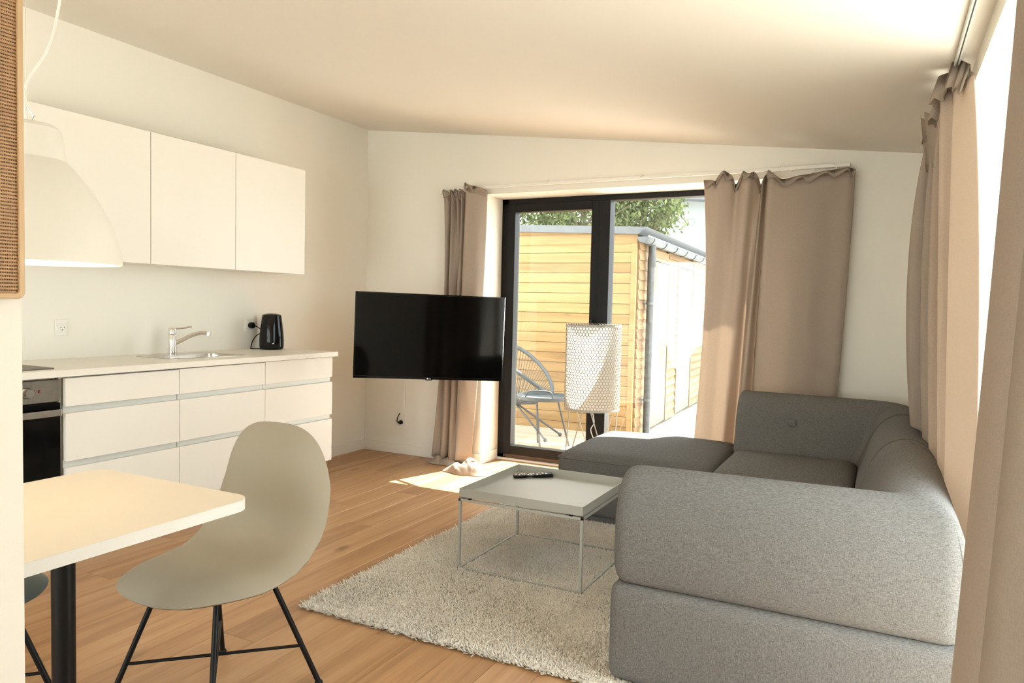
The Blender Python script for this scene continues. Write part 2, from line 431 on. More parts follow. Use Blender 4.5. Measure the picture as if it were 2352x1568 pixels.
mb = MB().add([(a, YF - T, ceil_z(a)), (b_, YF - T, ceil_z(b_)), (b_, YB + T, ceil_z(b_)), (a, YB + T, ceil_z(a)),
               (a, YF - T, 3.05), (b_, YF - T, 3.05), (b_, YB + T, 3.05), (a, YB + T, 3.05)],
              [(0, 3, 2, 1), (4, 5, 6, 7), (0, 1, 5, 4), (1, 2, 6, 5), (2, 3, 7, 6), (3, 0, 4, 7)])
tag(mb.build('ceiling', 'ceiling_paint'), kind='structure')
# partition end next to the dining table
pier = box('wall_partition', 'wall_paint', None, -1.40, -1.258, -0.9, 0.703, 0, ceil_z(-1.258) + 0.02)
tag(pier, kind='structure')

def board_strip(name, boxes):
    mb = MB()
    for bb in boxes: mb.box(*bb)
    tag(mb.build(name, 'trim_white', bevel=0.003), kind='structure')
board_strip('baseboard_left', [(XL, XL + 0.013, 3.8, YB, 0, 0.082)])
board_strip('baseboard_back', [(XL + 0.013, WX0, YB - 0.013, YB, 0, 0.082), (WX0 - 0.0, WX0 + 0.013, YB - 0.013, YB + 0.27, 0, 0.082)])
board_strip('baseboard_right', [(XR - 0.013, XR, RY1, YB - 0.013, 0, 0.082)])

# back window: black frame, an opening leaf on the left, a fixed pane on the right
win = thing('window_1', None, None, (WX0, YB + 0.29, 0), kind='structure')
yf0, yf1 = 5.20, 5.29
MXL, MXR = -1.955, -1.836
fr = MB().box(WX0, WX0 + 0.058, yf0, yf1, 0, WZ).box(WX1 - 0.058, WX1, yf0, yf1, 0, WZ).box(WX0, WX1, yf0, yf1, WZ - 0.042, WZ)
fr.build('window_frame', 'black_frame', win, bevel=0.003)
box('mullion', 'black_frame', win, MXL + 0.035, MXR, yf0 - 0.02, yf1, 0.03, WZ - 0.042, bevel=0.003)
sl = MB().box(WX0, WX1, yf0, yf1 + 0.02, 0.0, 0.045)
sl.build('window_sill', 'frame_brown', win, bevel=0.003)
box('threshold', 'trim_white', win, WX0, WX1, yf0 - 0.035, yf0, 0, 0.014, bevel=0.003)
leaf = MB().box(WX0 + 0.058, WX0 + 0.122, yf0 - 0.012, yf1 - 0.015, 0.045, WZ - 0.042).box(MXL - 0.03, MXL + 0.035, yf0 - 0.012, yf1 - 0.015, 0.045, WZ - 0.042)
leaf.box(WX0 + 0.122, MXL - 0.03, yf0 - 0.012, yf1 - 0.015, WZ - 0.105, WZ - 0.042).box(WX0 + 0.122, MXL - 0.03, yf0 - 0.012, yf1 - 0.015, 0.045, 0.115)
leaf.build('door_leaf', 'black_frame', win, bevel=0.003)
box('pane', 'window_glass', win, WX0 + 0.122, MXL - 0.03, 5.222, 5.228, 0.115, WZ - 0.105)
box('pane', 'window_glass', win, MXR, WX1 - 0.058, 5.222, 5.228, 0.045, WZ - 0.042)
hd = MB().tube([(MXL - 0.0, 5.165, 1.02), (MXL, 5.165, 1.14)], 0.009, 10).tube([(MXL, 5.19, 1.12), (MXL, 5.165, 1.12)], 0.008, 8)
hd.build('handle', 'black_satin', win, smooth=True)
# wooden head board outside, above the glass
box('head_board', 'spruce', win, WX0, WX1, 5.29, 5.33, WZ - 0.028, WZ)

# right-hand window: floor-to-lintel glazing on the outer side of the wall
win2 = thing('window_2', None, None, (XR + T - 0.06, RY0, 0), kind='structure')
fx0, fx1 = XR + T - 0.06, XR + T
mb = MB().box(fx0, fx1, RY0, RY0 + 0.06, 0, RZ).box(fx0, fx1, RY1 - 0.05, RY1, 0, RZ).box(fx0, fx1, RY0, RY1, RZ - 0.05, RZ).box(fx0, fx1, RY0, RY1, 0, 0.06)
mb.build('window_frame', 'trim_white', win2, bevel=0.003)
ys = [RY0 + 0.06, 2.45, RY1 - 0.05]
for k in range(2):
    box('pane', 'window_glass', win2, fx0 + 0.025, fx0 + 0.031, ys[k] + (0.03 if k else 0), ys[k + 1] - (0.03 if k < 1 else 0), 0.06, RZ - 0.05)
    if k: box('mullion', 'trim_white', win2, fx0, fx1, ys[k] - 0.03, ys[k] + 0.03, 0.06, RZ - 0.05, bevel=0.003)
# unseen window added behind the camera to let daylight into the room
win3_added = thing('window_3_added', None, None, (-3.75, YF - 0.2, 0.02), kind='structure')
mb = MB().box(-3.75, -3.69, YF - .24, YF - .16, .02, 2.15).box(.04, .1, YF - .24, YF - .16, .02, 2.15).box(-3.69, .04, YF - .24, YF - .16, .02, .08).box(-3.69, .04, YF - .24, YF - .16, 2.09, 2.15)
mb.build('window_frame', 'trim_white', win3_added)
for k in range(3):
    xa = -3.69 + k * 1.2433
    box('pane', 'window_glass', win3_added, xa + .02, xa + 1.22, YF - .203, YF - .197, .08, 2.09)
    if k: box('mullion', 'trim_white', win3_added, xa - .02, xa + .02, YF - .24, YF - .16, .08, 2.09)

# ------------------------------------------------------------------ kitchen: wall cabinets
UX = -3.52
up_names = ['wide white handleless wall cabinet partly hidden by the white pendant shade',
            'white handleless wall cabinet in the middle above the sink',
            'white handleless wall cabinet at the right end above the black kettle']
for i, (y0, y1) in enumerate([(1.83, 2.63), (2.63, 3.205), (3.205, 3.80)]):
    t = thing('wall_cabinet', up_names[i], 'cabinet', (XL, (y0 + y1) / 2, 1.415), 'wall cabinets over the worktop')
    box('body', 'cabinet_white', t, XL + .002, UX - 0.02, y0 + 0.0005, y1 - 0.0005, 1.419, 2.113)
    box('door', 'cabinet_white', t, UX - 0.019, UX, y0 + 0.002, y1 - 0.002, 1.413, 2.115, bevel=0.0015)
    if True:
        yc = (2.23, 2.905, 3.56)[i]
        MB().lathe([(0.0, -.006), (0.026, -.006), (0.034, -.004), (0.034, 0.004)], (XL + 0.16, yc, 1.419), 24).build('spotlight', 'chrome', t, smooth=True)

# ------------------------------------------------------------------ kitchen: base units
BX = -3.27
zs = [(0.173, 0.451), (0.481, 0.700), (0.731, 0.866)]
base_lab = ['white three-drawer base cabinet beside the oven', 'white three-drawer base cabinet under the sink', 'white three-drawer base cabinet at the open end below the kettle']
for i, (y0, y1) in enumerate([(2.011, 2.611), (2.611, 3.206), (3.206, 3.803)]):
    t = thing('base_cabinet', base_lab[i], 'cabinet', (XL, (y0 + y1) / 2, 0), 'base cabinets of the kitchen run')
    box('body', 'cabinet_white', t, XL + .002, BX - 0.045, y0 + 0.0005, y1 - 0.0005, 0.165, 0.868)
    for k, (z0, z1) in enumerate(zs):
        top = z1 - (0.006 if (k == 2 and i == 0) else 0.003 if (k == 2 and i == 1) else 0)
        d = box('drawer_front', 'cabinet_white', t, BX - 0.02, BX, y0 + 0.0015, y1 - 0.0015, z0, top, bevel=0.0015)
    for z0, z1 in ((0.448, 0.484), (0.697, 0.734)):
        box('grip_profile', 'alu_profile', t, BX - 0.045, BX - 0.022, y0 + 0.002, y1 - 0.002, z0, z1)
    box('plinth', 'cabinet_white', t, -3.395, -3.38, y0, y1 - (0.0 if i < 2 else 0.02), 0, 0.165)
    if i == 2:
        box('end_panel', 'cabinet_white', t, XL + .002, BX - 0.045, y1, y1 + 0.003, 0.165, 0.868)
        MB().lathe([(0.0, 0), (0.02, 0), (0.018, 0.012), (0.012, 0.014), (0.012, 0.16)], (-3.40, 3.835, 0), 16).build('levelling_foot', 'white_plastic', t, smooth=True)

# oven cabinet with built-in oven
t = thing('oven_cabinet', 'white tall-sided kitchen unit that holds the oven', 'cabinet', (XL, 1.71, 0))
box('side_panel', 'cabinet_white', t, XL + .002, BX - 0.035, 1.405, 1.421, 0.0, 0.868)
box('side_panel', 'cabinet_white', t, XL + .002, BX - 0.035, 2.002, 2.0105, 0.0, 0.868)
box('bottom_panel', 'cabinet_white', t, XL + .002, BX - 0.035, 1.421, 2.002, 0.165, 0.18)
box('plinth', 'cabinet_white', t, -3.395, -3.38, 1.41, 2.01, 0, 0.165)
t = thing('oven', 'built-in oven with black glass door and steel control panel', 'oven', (XL + 0.05, 1.71, 0.19))
box('body', 'carcass_dark', t, XL + 0.05, -3.315, 1.425, 1.998, 0.19, 0.862)
box('vent_strip', 'steel', t, -3.33, -3.305, 1.43, 1.985, 0.858, 0.868)
cp = box('control_panel', 'steel_brushed', t, -3.315, -3.29, 1.422, 2.000, 0.757, 0.856, bevel=0.002)
for yk in (1.56, 1.706, 1.855):
    kn = MB().tube([(-3.29, yk, 0.806), (-3.262, yk, 0.806)], 0.0205, 24, r1=0.018).build('knob', 'steel', cp, smooth=True)
    MB().tube([(-3.29, yk, 0.806), (-3.286, yk, 0.806)], 0.025, 24).build('knob_collar', 'chrome', cp, smooth=True)
    mk = MB()
    for a_ in range(8):
        an = a_ * math.pi / 4 + 0.2; rr = 0.034
        if a_ in (2, 0, 1, 6, 7, 5): mk.disc((-3.2895, yk + rr * math.cos(an), 0.806 + rr * math.sin(an)), 0.0022, (1, 0, 0), 6)
    tag(mk.build('dial_marks', 'marking', cp), kind='stuff')
MB().lathe([(0.006, 0), (0.0055, 0.004), (0.0, 0.006)], (0, 0, 0), 14).rot(V((1, 0, 0)).to_track_quat('Z', 'Y')).build('indicator_lamp', 'red_lamp', cp, smooth=True, local=True).location = V((-3.29, 1.908, 0.809)) - V((XL + .05, 1.71, .19))
dr = box('oven_door', 'black_gloss', t, -3.315, -3.288, 1.424, 2.000, 0.20, 0.752, bevel=0.002)
hb = MB().box(-3.262, -3.246, 1.44, 1.982, 0.697, 0.726).box(-3.288, -3.262, 1.46, 1.48, 0.704, 0.718).box(-3.288, -3.262, 1.945, 1.965, 0.704, 0.718)
hb.build('door_handle', 'steel', dr, bevel=0.002)

# worktop with sink cut-out
SX0, SX1, SY0, SY1 = -3.655, -3.425, 2.76, 3.15
t = MB().box(XL, SX0, 1.40, 3.828, 0.870, 0.900).box(SX1, -3.245, 1.40, 3.828, 0.870, 0.900).box(SX0, SX1, 1.40, SY0, 0.870, 0.900).box(SX0, SX1, SY1, 3.828, 0.870, 0.900)
tag(t.build('worktop', 'worktop_white'), 'long white laminate worktop running over all base cabinets', 'worktop')
# hob
t = thing('hob', 'flat glass ceramic hob set in the worktop above the oven', 'hob', (-3.56, 1.70, 0.9))
box('glass_plate', 'steel_brushed', t, -3.80, -3.328, 1.42, 1.998, 0.9005, 0.906, bevel=0.0015)
box('edge_trim', 'black_satin', t, -3.79, -3.335, 1.425, 1.99, 0.9, 0.9005)
for (yy, xx, rr) in ((1.56, -3.68, .07), (1.85, -3.68, .09), (1.56, -3.45, .09), (1.85, -3.45, .07)):
    MB().lathe([(rr, 0), (rr - .003, 0.0003), (rr - .006, 0)], (xx, yy, 0.9062), 32).build('cooking_zone', 'marking', t)
# sink
t = thing('kitchen_sink', 'stainless steel inset sink in the white worktop', 'sink', (-3.58, 2.94, 0.9))
def rr_poly(x0, x1, y0, y1, r, n=6):
    P = []
    for (cx, cy, a0) in ((x1 - r, y1 - r, 0), (x0 + r, y1 - r, 90), (x0 + r, y0 + r, 180), (x1 - r, y0 + r, 270)):
        for k in range(n + 1):
            a_ = rad(a0 + 90 * k / n); P.append((cx + r * math.cos(a_), cy + r * math.sin(a_)))
    return P
def loft_polys(polys):
    mb = MB(); n = len(polys[0][0])
    rows = [[(p[0], p[1], z) for p in poly] for poly, z in polys]
    mb.grid(rows, wrap=True); return mb
o1 = rr_poly(-3.77, -3.395, 2.695, 3.195, 0.05); i1 = rr_poly(SX0 + .004, SX1 - .004, SY0 + .004, SY1 - .004, 0.05); i2 = rr_poly(SX0 + .02, SX1 - .02, SY0 + .02, SY1 - .02, 0.05)
loft_polys([(o1, 0.9002), (o1, 0.9025), (rr_poly(-3.765, -3.40, 2.70, 3.19, .048), 0.9035), (i1, 0.9025)]).build('rim', 'steel', t, smooth=True)
mb = loft_polys([(i1, 0.9025), (i1, 0.89), (i2, 0.75)]); k = len(mb.v) - len(i2); mb.f.append(tuple(range(k, k + len(i2))))
mb.build('basin', 'steel', t, smooth=True)
MB().lathe([(0.0, .002), (0.03, .002), (0.038, 0.0)], (-3.54, 2.95, 0.7503), 24).build('drain', 'chrome', t, smooth=True)
# tap
TX, TY = -3.69, 2.895
t = thing('kitchen_tap', 'chrome single-lever mixer tap standing on the sink rim', 'tap', (TX, TY, 0.9025))
MB().lathe([(0.024, 0), (0.024, 0.045), (0.0215, 0.047), (0.0215, 0.118), (0.0205, 0.12)], (TX, TY, 0.9025), 32).build('body', 'chrome', t, smooth=True)
MB().lathe([(0.0205, 0.121), (0.0225, 0.123), (0.0225, 0.150), (0.019, 0.157), (0.0, 0.159)], (TX, TY, 0.9025), 32).build('cap', 'chrome', t, smooth=True)
d = V((0.55, 0.83, 0)).normalized(); B0 = V((TX, TY, 0.9025))
sp = catmull([B0 + V((0, 0, .062)), B0 + d * .05 + V((0, 0, .085)), B0 + d * .10 + V((0, 0, .112)), B0 + d * .15 + V((0, 0, .127)), B0 + d * .19 + V((0, 0, .128))], 5)
MB().tube(sp, 0.0125, 14).build('spout', 'chrome', t, smooth=True)
e = B0 + d * .195 + V((0, 0, .128))
MB().lathe([(0.0, .012), (0.013, .012), (0.0145, .008), (0.0145, -.016), (0.011, -.018), (0.0, -.017)], e, 20).build('aerator', 'chrome', t, smooth=True)
d2 = V((0.35, 0.93, 0)).normalized()
MB().tube([B0 + d2 * .015 + V((0, 0, .152)), B0 + d2 * .06 + V((0, 0, .156)), B0 + d2 * .11 + V((0, 0, .164))], 0.005, 10).build('lever', 'chrome', t, smooth=True)
# kettle
KX, KY = -3.72, 3.702
t = thing('electric_kettle', 'tall glossy black electric kettle on the worktop', 'kettle', (KX, KY, 0.9))
prof = [(0.0, .0), (.070, 0.0), (.079, .010), (.081, .03), (.081, .06), (.078, .11), (.071, .17), (.065, .215), (.062, .232), (.058, .235)]
MB().lathe(prof, (KX, KY, 0.9), 40).build('body', 'black_gloss', t, smooth=True)
MB().lathe([(.059, .234), (.045, .2385), (.025, .243), (0, .2445)], (KX, KY, 0.9), 40).build('lid', 'black_satin', t, smooth=True)
hp = catmull([(KX - .05, KY + .02, 1.125), (KX - .10, KY + .03, 1.12), (KX - .112, KY + .032, 1.04), (KX - .10, KY + .03, .955), (KX - .07, KY + .022, .94)], 5)
MB().tube(hp, 0.011, 10).build('handle', 'black_satin', t, smooth=True)
nv = V((3.7, -3.7, 0)).normalized(); nv = V((0.78, -0.62, 0)).normalized()
MB().box(-.005, .005, -.001, .001, -.003, .003).rot(nv.to_track_quat('-Y', 'Z')).build('logo_mark', 'white_mark', t, local=True).location = nv * .0822 + V((0, 0, .043))
# kettle cable and plug
oy, oz = 3.638, 1.06
t = thing('power_cord', 'black power cord with round plug running from wall socket to kettle', 'cord', (XL, oy, oz))
MB().tube([(XL + .012, oy, oz), (XL + .02, oy, oz), (XL + .042, oy, oz), (XL + .047, oy, oz)], [.016, .021, .021, .015], 20).build('plug', 'black_satin', t, smooth=True)
cb = catmull([(XL + .03, oy + .01, oz), (XL + .035, oy + .05, oz - .012), (XL + .04, oy + .085, oz - .045), (XL + .035, oy + .04, oz - .07), (XL + .05, oy - .01, oz - .105), (XL + .055, oy - .03, oz - .15), (XL + .09, oy - .06, .907), (KX - .04, KY - .075, .9045), (KX - .02, KY - .05, .9045)], 8)
MB().tube(cb, 0.0032, 8).build('cable', 'black_satin', t, smooth=True)

def socket(t, c, n='x', sz=(0.05, 0.05)):
    """flat double-gang wall plate with a round recess, two pin holes and an earth slot"""
    cx, cy, cz = c
    if n == 'x':
        box('wall_plate', 'white_plastic', t, cx, cx + .008, cy - sz[0] / 2, cy + sz[0] / 2, cz - sz[1] / 2, cz + sz[1] / 2, bevel=0.002)
        pl = box('insert', 'white_plastic', t, cx + .008, cx + .011, cy - .021, cy + .021, cz - .028, cz + .022, bevel=0.0015)
        MB().lathe([(.018, .0), (.0165, .0015), (.0155, 0)], (0, 0, 0), 28).rot(V((1, 0, 0)).to_track_quat('Z', 'Y')).build('socket_ring', 'white_plastic', pl, smooth=True, local=True).location = V(c) + V((.0112, .002, -.003)) - V(ORG[t.name])
        h = MB().disc((cx + .0115, cy - .0065, cz - .001), .0024, (1, 0, 0), 10).disc((cx + .0115, cy + .0115, cz - .001), .0024, (1, 0, 0), 10).disc((cx + .0115, cy + .002, cz - .0125), .003, (1, 0, 0), 10)
        h.build('pin_holes', 'marking', pl)
t = thing('wall_socket', 'white wall socket above the worktop left of the sink', 'socket', (XL, 2.358, 1.064), 'wall sockets')
socket(t, (XL, 2.358, 1.064), sz=(0.062, 0.086))
t = thing('wall_socket', 'white wall socket behind the black kettle plug', 'socket', (XL, oy - 0.002, oz), 'wall sockets')
box('wall_plate', 'white_plastic', t, XL, XL + .008, oy - .035, oy + .035, oz - .043, oz + .043, bevel=0.002)
box('insert', 'white_plastic', t, XL + .008, XL + .0115, oy - .024, oy + .024, oz - .03, oz + .03, bevel=0.0015)

# ------------------------------------------------------------------ back wall: socket, conduit, television
t = thing('wall_socket', 'white wall socket low on the back wall below the television', 'socket', (-3.495, YB, 0.268), 'wall sockets')
box('wall_plate', 'white_plastic', t, -3.545, -3.445, YB - .009, YB, .225, .31, bevel=.002)
box('insert', 'white_plastic', t, -3.535, -3.495, YB - .012, YB - .009, .235, .30, bevel=.0015)
t = thing('television_plug', 'black plug with short cord in the low wall socket', 'plug', (-3.485, YB - .01, .262))
MB().tube([(-3.485, YB - .012, .262), (-3.485, YB - .028, .262), (-3.485, YB - .04, .264)], [.017, .017, .011], 18).build('plug_body', 'black_satin', t, smooth=True)
MB().tube(catmull([(-3.495, YB - .035, .262), (-3.512, YB - .033, .268), (-3.512, YB - .025, .30), (-3.498, YB - .014, .337)], 6), .004, 8).build('cable', 'black_satin', t, smooth=True)
t = box('cable_conduit', 'white_plastic', None, -3.478, -3.455, YB - .010, YB, .33, 1.0, bevel=.002)
tag(t, 'thin white cable conduit running up the back wall behind the television', 'conduit')

tl = V((-3.08, 3.78, 0)); trr = V((-2.28, 4.375, 0))
u = (trr - tl).normalized(); nn = V((u.y, -u.x, 0))       # nn looks into the room
tv = thing('television', 'large black flat television swung out on a wall arm', 'television', (0, 0, 0))
W_, Ht = 0.987, 0.566
def tvbox(name, mat, parent, a0, a1, z0, z1, d0, d1, bevel=0):
    mb = MB().box(a0, a1, -d1, -d0, z0, z1)
    return mb.build(name, mat, parent, bevel=bevel)
hw, hh = W_ / 2, Ht / 2
body = tvbox('body', 'black_satin', tv, -hw, hw, -hh, hh, -.035, 0.004, bevel=.003)
tvbox('back_bulge', 'black_satin', tv, -.33, .33, -.24, .12, -.07, -.035, bevel=.008)
tvbox('screen', 'screen_gloss', tv, -hw + .010, hw - .010, -hh + .016, hh - .009, .004, .0055)
bz = MB().box(-hw, -hw + .008, -.007, -.004, -hh, hh).box(hw - .009, hw, -.007, -.004, -hh, hh).box(-hw, hw, -.007, -.004, hh - .007, hh).box(-hw, hw, -.007, -.004, -hh, -hh + .014)
bz.build('bezel', 'black_gloss', tv)
tvbox('side_trim', 'chrome', tv, hw, hw + .0025, -hh, hh, -.012, .006)
lg = tvbox('logo_tab', 'black_gloss', tv, -.022, .022, -hh - .006, -hh + .006, .0, .008, bevel=.002)
em = MB().disc((-.008, -.0085, -hh + .0055), .0052, (0, -1, 0), 18); em.build('emblem', 'white_mark', lg)
fc = bpy.data.curves.new('lettering', 'FONT'); fc.body = 'LG'; fc.size = .012; fc.extrude = .0002
tmp = bpy.data.objects.new('tmp', fc); C.objects.link(tmp)
bpy.context.view_layer.update()
me = bpy.data.meshes.new_from_object(tmp.evaluated_get(bpy.context.evaluated_depsgraph_get()))
bpy.data.objects.remove(tmp)
lt = bpy.data.objects.new('lettering', me); C.objects.link(lt); lt.parent = lg; lt.location = (0.0, -.0086, -hh + .0013); lt.rotation_euler = (rad(90), 0, 0)
me.materials.clear(); me.materials.append(MATS['white_mark'])
tc_ = (tl + trr) / 2; zc = (1.3075 + .74 + 1.289 + .721) / 4
tv.location = (tc_.x, tc_.y, zc)
ang = math.atan2(u.y, u.x)
tv.rotation_euler = (Matrix.Rotation(ang, 3, 'Z') @ Matrix.Rotation(rad(1.08), 3, 'Y')).to_euler()
bpy.context.view_layer.update()
def tv_part(o):
    o.parent = tv; o.matrix_parent_inverse = tv.matrix_world.inverted(); return o
pc = V((tc_.x, tc_.y, 1.03)) - nn * 0.075
el = V((-2.52, 4.70, 1.03))
wb = tv_part(box('wall_bracket', 'black_satin', None, -3.03, -2.93, YB - .02, YB - .001, .93, 1.13, bevel=.003))
tv_part(MB().tube([(-2.98, YB - .015, 1.03), (-2.98, YB - .04, 1.03), el], .014, 10).build('rear_arm', 'black_satin', smooth=True))
tv_part(MB().tube([el, pc], .016, 10).build('front_arm', 'black_satin', smooth=True))
mb = MB().box(-.1, .1, -.004, .004, -.1, .1).rot(Matrix.Rotation(ang, 3, 'Z').to_quaternion())
mb.v = [tuple(V(p) + pc) for p in mb.v]; tv_part(mb.build('mount_plate', 'black_satin'))

# ------------------------------------------------------------------ curtains
def curtain(name, label, cols, mat='curtain_sand', nz=26, k=5, hem=None, header=None, loc=None):
    """cols: (top, middle, bottom) points of each fold line, left to right"""
    tops = catmull([c[0] for c in cols], k); mids = catmull([c[1] for c in cols], k); bots = catmull([c[2] for c in cols], k)
    rows = []
    for i in range(nz + 1):
        s_ = i / nz; row = []
        for a_, b2, c_ in zip(tops, mids, bots):
            t_ = s_
            row.append(a_ * (2 * (t_ - .5) * (t_ - 1)) + b2 * (4 * t_ * (1 - t_)) + c_ * (2 * t_ * (t_ - .5)))
        rows.append(row)
    r_ = thing(name, label, 'curtain', loc or tuple(bots[len(bots) // 2]), 'sand-coloured curtains')
    MB().grid(rows).build('drape', mat, r_, smooth=True, solid=.003, angle=None)
    return r_, tops, bots

# left of the back window
Y0 = 4.81
colsA = []
A = [  # x_top, dy_top, z_top, x_mid, dy_mid, x_bot, dy_bot
    (-3.075, .03, 2.105, -3.062, .04, -3.128, .03),
    (-3.015, -.03, 2.10, -3.03, -.02, -3.10, -.04),
    (-2.985, .03, 2.07, -3.012, .04, -3.05, -.02),
    (-2.962, -.04, 2.10, -2.985, -.03, -3.01, -.05),
    (-2.945, .04, 2.065, -2.958, -.03, -2.985, -.02),
    (-2.922, -.04, 2.105, -2.932, .04, -2.972, .05),
    (-2.902, .04, 2.06, -2.918, -.03, -2.955, -.03),
    (-2.880, -.04, 2.10, -2.892, -.02, -2.93, -.06),
    (-2.858, .04, 2.075, -2.880, .05, -2.915, -.05),
    (-2.83, -.05, 2.14, -2.862, -.04, -2.895, -.03),
    (-2.79, -.06, 2.12, -2.80, -.07, -2.875, -.06),
    (-2.74, -.04, 2.11, -2.745, -.04, -2.84, -.02),
    (-2.69, .03, 2.09, -2.718, .03, -2.785, .03)]
for a_ in A:
    colsA.append((V((a_[0], Y0 + a_[1], a_[2])), V((a_[3], Y0 + a_[4], 1.1)), V((a_[5], Y0 + a_[6], 0.045))))
cA, tops, bots = curtain('curtain', 'sand-coloured curtain bunched left of the glass door behind the television', colsA, loc=(-2.95, Y0, 0))
# pleated heading with loose flaps
def heading(par, tops, drop=.05, out=.035, phase=0.0, mat='curtain_sand'):
    rows = [[], [], []]
    n = len(tops)
    for i, p in enumerate(tops):
        w = math.sin(i * 0.9 + phase)
        rows[0].append(p + V((0, -.004, -drop)))
        rows[1].append(p + V((.004 * w, -.012 - out * .3 * (1 + w), 0.004)))
        rows[2].append(p + V((.010 * w, -.008 - out * (.6 + .4 * w), -.028 + .02 * w)))
    MB().grid(rows).build('heading', mat, par, smooth=True, solid=.003, angle=None)
heading(cA, tops)
# hem crumpled on the floor
def puddle(par, c, bumps, rx, ry, seed, mat='curtain_sand', n=44):
    """crumpled cloth lying on the floor: a few soft heaps with sharp creases, ragged outline"""
    rr = random.Random(seed); ph = [rr.uniform(0, 6.28) for _ in range(8)]
    rows = []
    for j in range(n + 1):
        t_ = j / n; row = []
        for i in range(n * 2):
            a_ = math.pi * i / n
            lob = 1 + .14 * math.sin(2 * a_ + ph[0]) + .10 * math.sin(5 * a_ + ph[1])
            x_, y_ = rx * t_ * lob * math.cos(a_), ry * t_ * lob * math.sin(a_)
            z = 0
            for (bx_, by_, bh, br_) in bumps:
                z = max(z, bh * math.exp(-((x_ - bx_) ** 2 + (y_ - by_) ** 2) / br_ ** 2))
            cr = abs(math.sin(26 * x_ + 14 * y_ + 1.2 * math.sin(24 * y_ + ph[2]) + ph[3])) ** .7 * .6 + (.5 + .5 * math.sin(-18 * x_ + 34 * y_ + ph[4])) * .4
            z = z * (.74 + .34 * cr) + .012 * cr * (1 - t_) + .004
            k_ = .020 * math.sin(24 * z * 3 + 3 * a_)
            row.append(V((c[0] + x_ + k_ * t_ * (1 - t_) * 2, c[1] + y_, max(.003, z * (1 - t_ ** 6) + .003))))
        rows.append(row)
    MB().grid(rows, wrap=True).build('hem_puddle', mat, par, smooth=True, solid=.003, angle=None)
puddle(cA, (-2.69, 4.60), [(.035, .025, .105, .085), (-.07, -.015, .070, .07), (.0, -.04, .055, .09)], .16, .105, 3)
puddle(cA, (-2.99, 4.76), [(-.05, 0, .045, .05), (.05, 0, .05, .05)], .13, .055, 8)

# right of the back window
Bc = [  # x_top, dy, z_top, x_mid(1.1), dy, x_bot, dy
    (-1.085, .05, 2.075, -1.05, .05, -1.10, .06),
    (-1.025, -.05, 2.06, -1.035, -.05, -1.095, -.05),
    (-.985, -.06, 2.05, -1.005, -.07, -1.05, -.07),
    (-.945, -.05, 2.11, -.965, -.06, -1.01, -.07),
    (-.90, -.02, 2.09, -.925, -.045, -.96, -.05),
    (-.870, .02, 2.035, -.885, -.05, -.925, -.06),
    (-.825, -.03, 2.105, -.850, -.06, -.895, -.07),
    (-.785, -.05, 2.085, -.825, -.03, -.868, .03),
    (-.755, -.01, 2.10, -.800, .05, -.845, .06),
    (-.725, .05, 2.03, -.770, -.03, -.815, -.05),
    (-.705, -.04, 2.04, -.745, -.05, -.785, -.06),
    (-.690, .06, 2.10, -.725, .05, -.750, .05),
    (-.665, -.05, 2.10, -.700, -.02, -.72, -.01),
    (-.60, -.035, 2.045, -.62, -.01, -.63, .01),
    (-.50, -.01, 2.06, -.53, .008, -.55, .02),
    (-.41, -.02, 2.07, -.43, -.012, -.46, .005),
    (-.30, -.01, 2.085, -.33, .01, -.37, .02),
    (-.225, -.02, 2.09, -.25, -.008, -.31, .01),
    (-.185, .0, 2.085, -.215, .01, -.27, .02)]
colsB = [(V((a_[0], 4.82 + a_[1], a_[2])), V((a_[3], 4.82 + a_[4], 1.1)), V((a_[5], 4.82 + a_[6], .03))) for a_ in Bc]
cB, tops, bots = curtain('curtain', 'wide sand-coloured curtain half drawn over the back window behind the sofa', colsB, loc=(-.65, 4.82, 0))
heading(cB, tops, drop=.02, out=.025, phase=1.0)

# right wall, far one
Cc = [  # (x,y,z) top, mid, bottom
    ((.165, 3.74, 2.06), (.105, 3.85, 1.2), (.238, 3.95, .03)),
    ((.150, 3.62, 2.05), (.097, 3.64, 1.2), (.236, 3.80, .03)),
    ((.205, 3.66, 2.04), (.200, 3.62, 1.2), (.250, 3.76, .03)),
    ((.160, 3.54, 2.05), (.138, 3.46, 1.2), (.236, 3.60, .03)),
    ((.212, 3.55, 2.05), (.212, 3.45, 1.2), (.252, 3.52, .03)),
    ((.165, 3.44, 2.09), (.158, 3.32, 1.2), (.238, 3.42, .03)),
    ((.215, 3.42, 2.09), (.222, 3.32, 1.2), (.262, 3.32, .03)),
    ((.160, 3.30, 2.12), (.182, 3.16, 1.2), (.240, 3.22, .03)),
    ((.205, 3.26, 2.13), (.232, 3.14, 1.2), (.268, 3.10, .03)),
    ((.198, 3.19, 2.14), (.204, 3.02, 1.2), (.240, 2.98, .03)),
    ((.222, 3.17, 2.14), (.222, 2.88, 1.2), (.246, 2.80, .03)),
    ((.236, 3.13, 2.12), (.240, 2.73, 1.2), (.256, 2.62, .03)),
    ((.250, 3.10, 2.10), (.258, 2.60, 1.2), (.268, 2.48, .03))]
colsC = [tuple(V(q) for q in c) for c in Cc]
cC, topsC, bots = curtain('curtain', 'sand-coloured curtain gathered at the far end of the right-hand window', colsC, loc=(.22, 3.3, 0))
rows = [[], [], []]
for i, p in enumerate(topsC):
    w = math.sin(i * 1.1)
    rows[0].append(p + V((.0, -.004, -.09 + .03 * w))); rows[1].append(p + V((-.012, -.006, .028))); rows[2].append(p + V((-.034 - .008 * w, -.014, -.055 - .025 * abs(w))))
MB().grid(rows).build('heading', 'curtain_sand', cC, smooth=True, solid=.003, angle=None)
fl = []
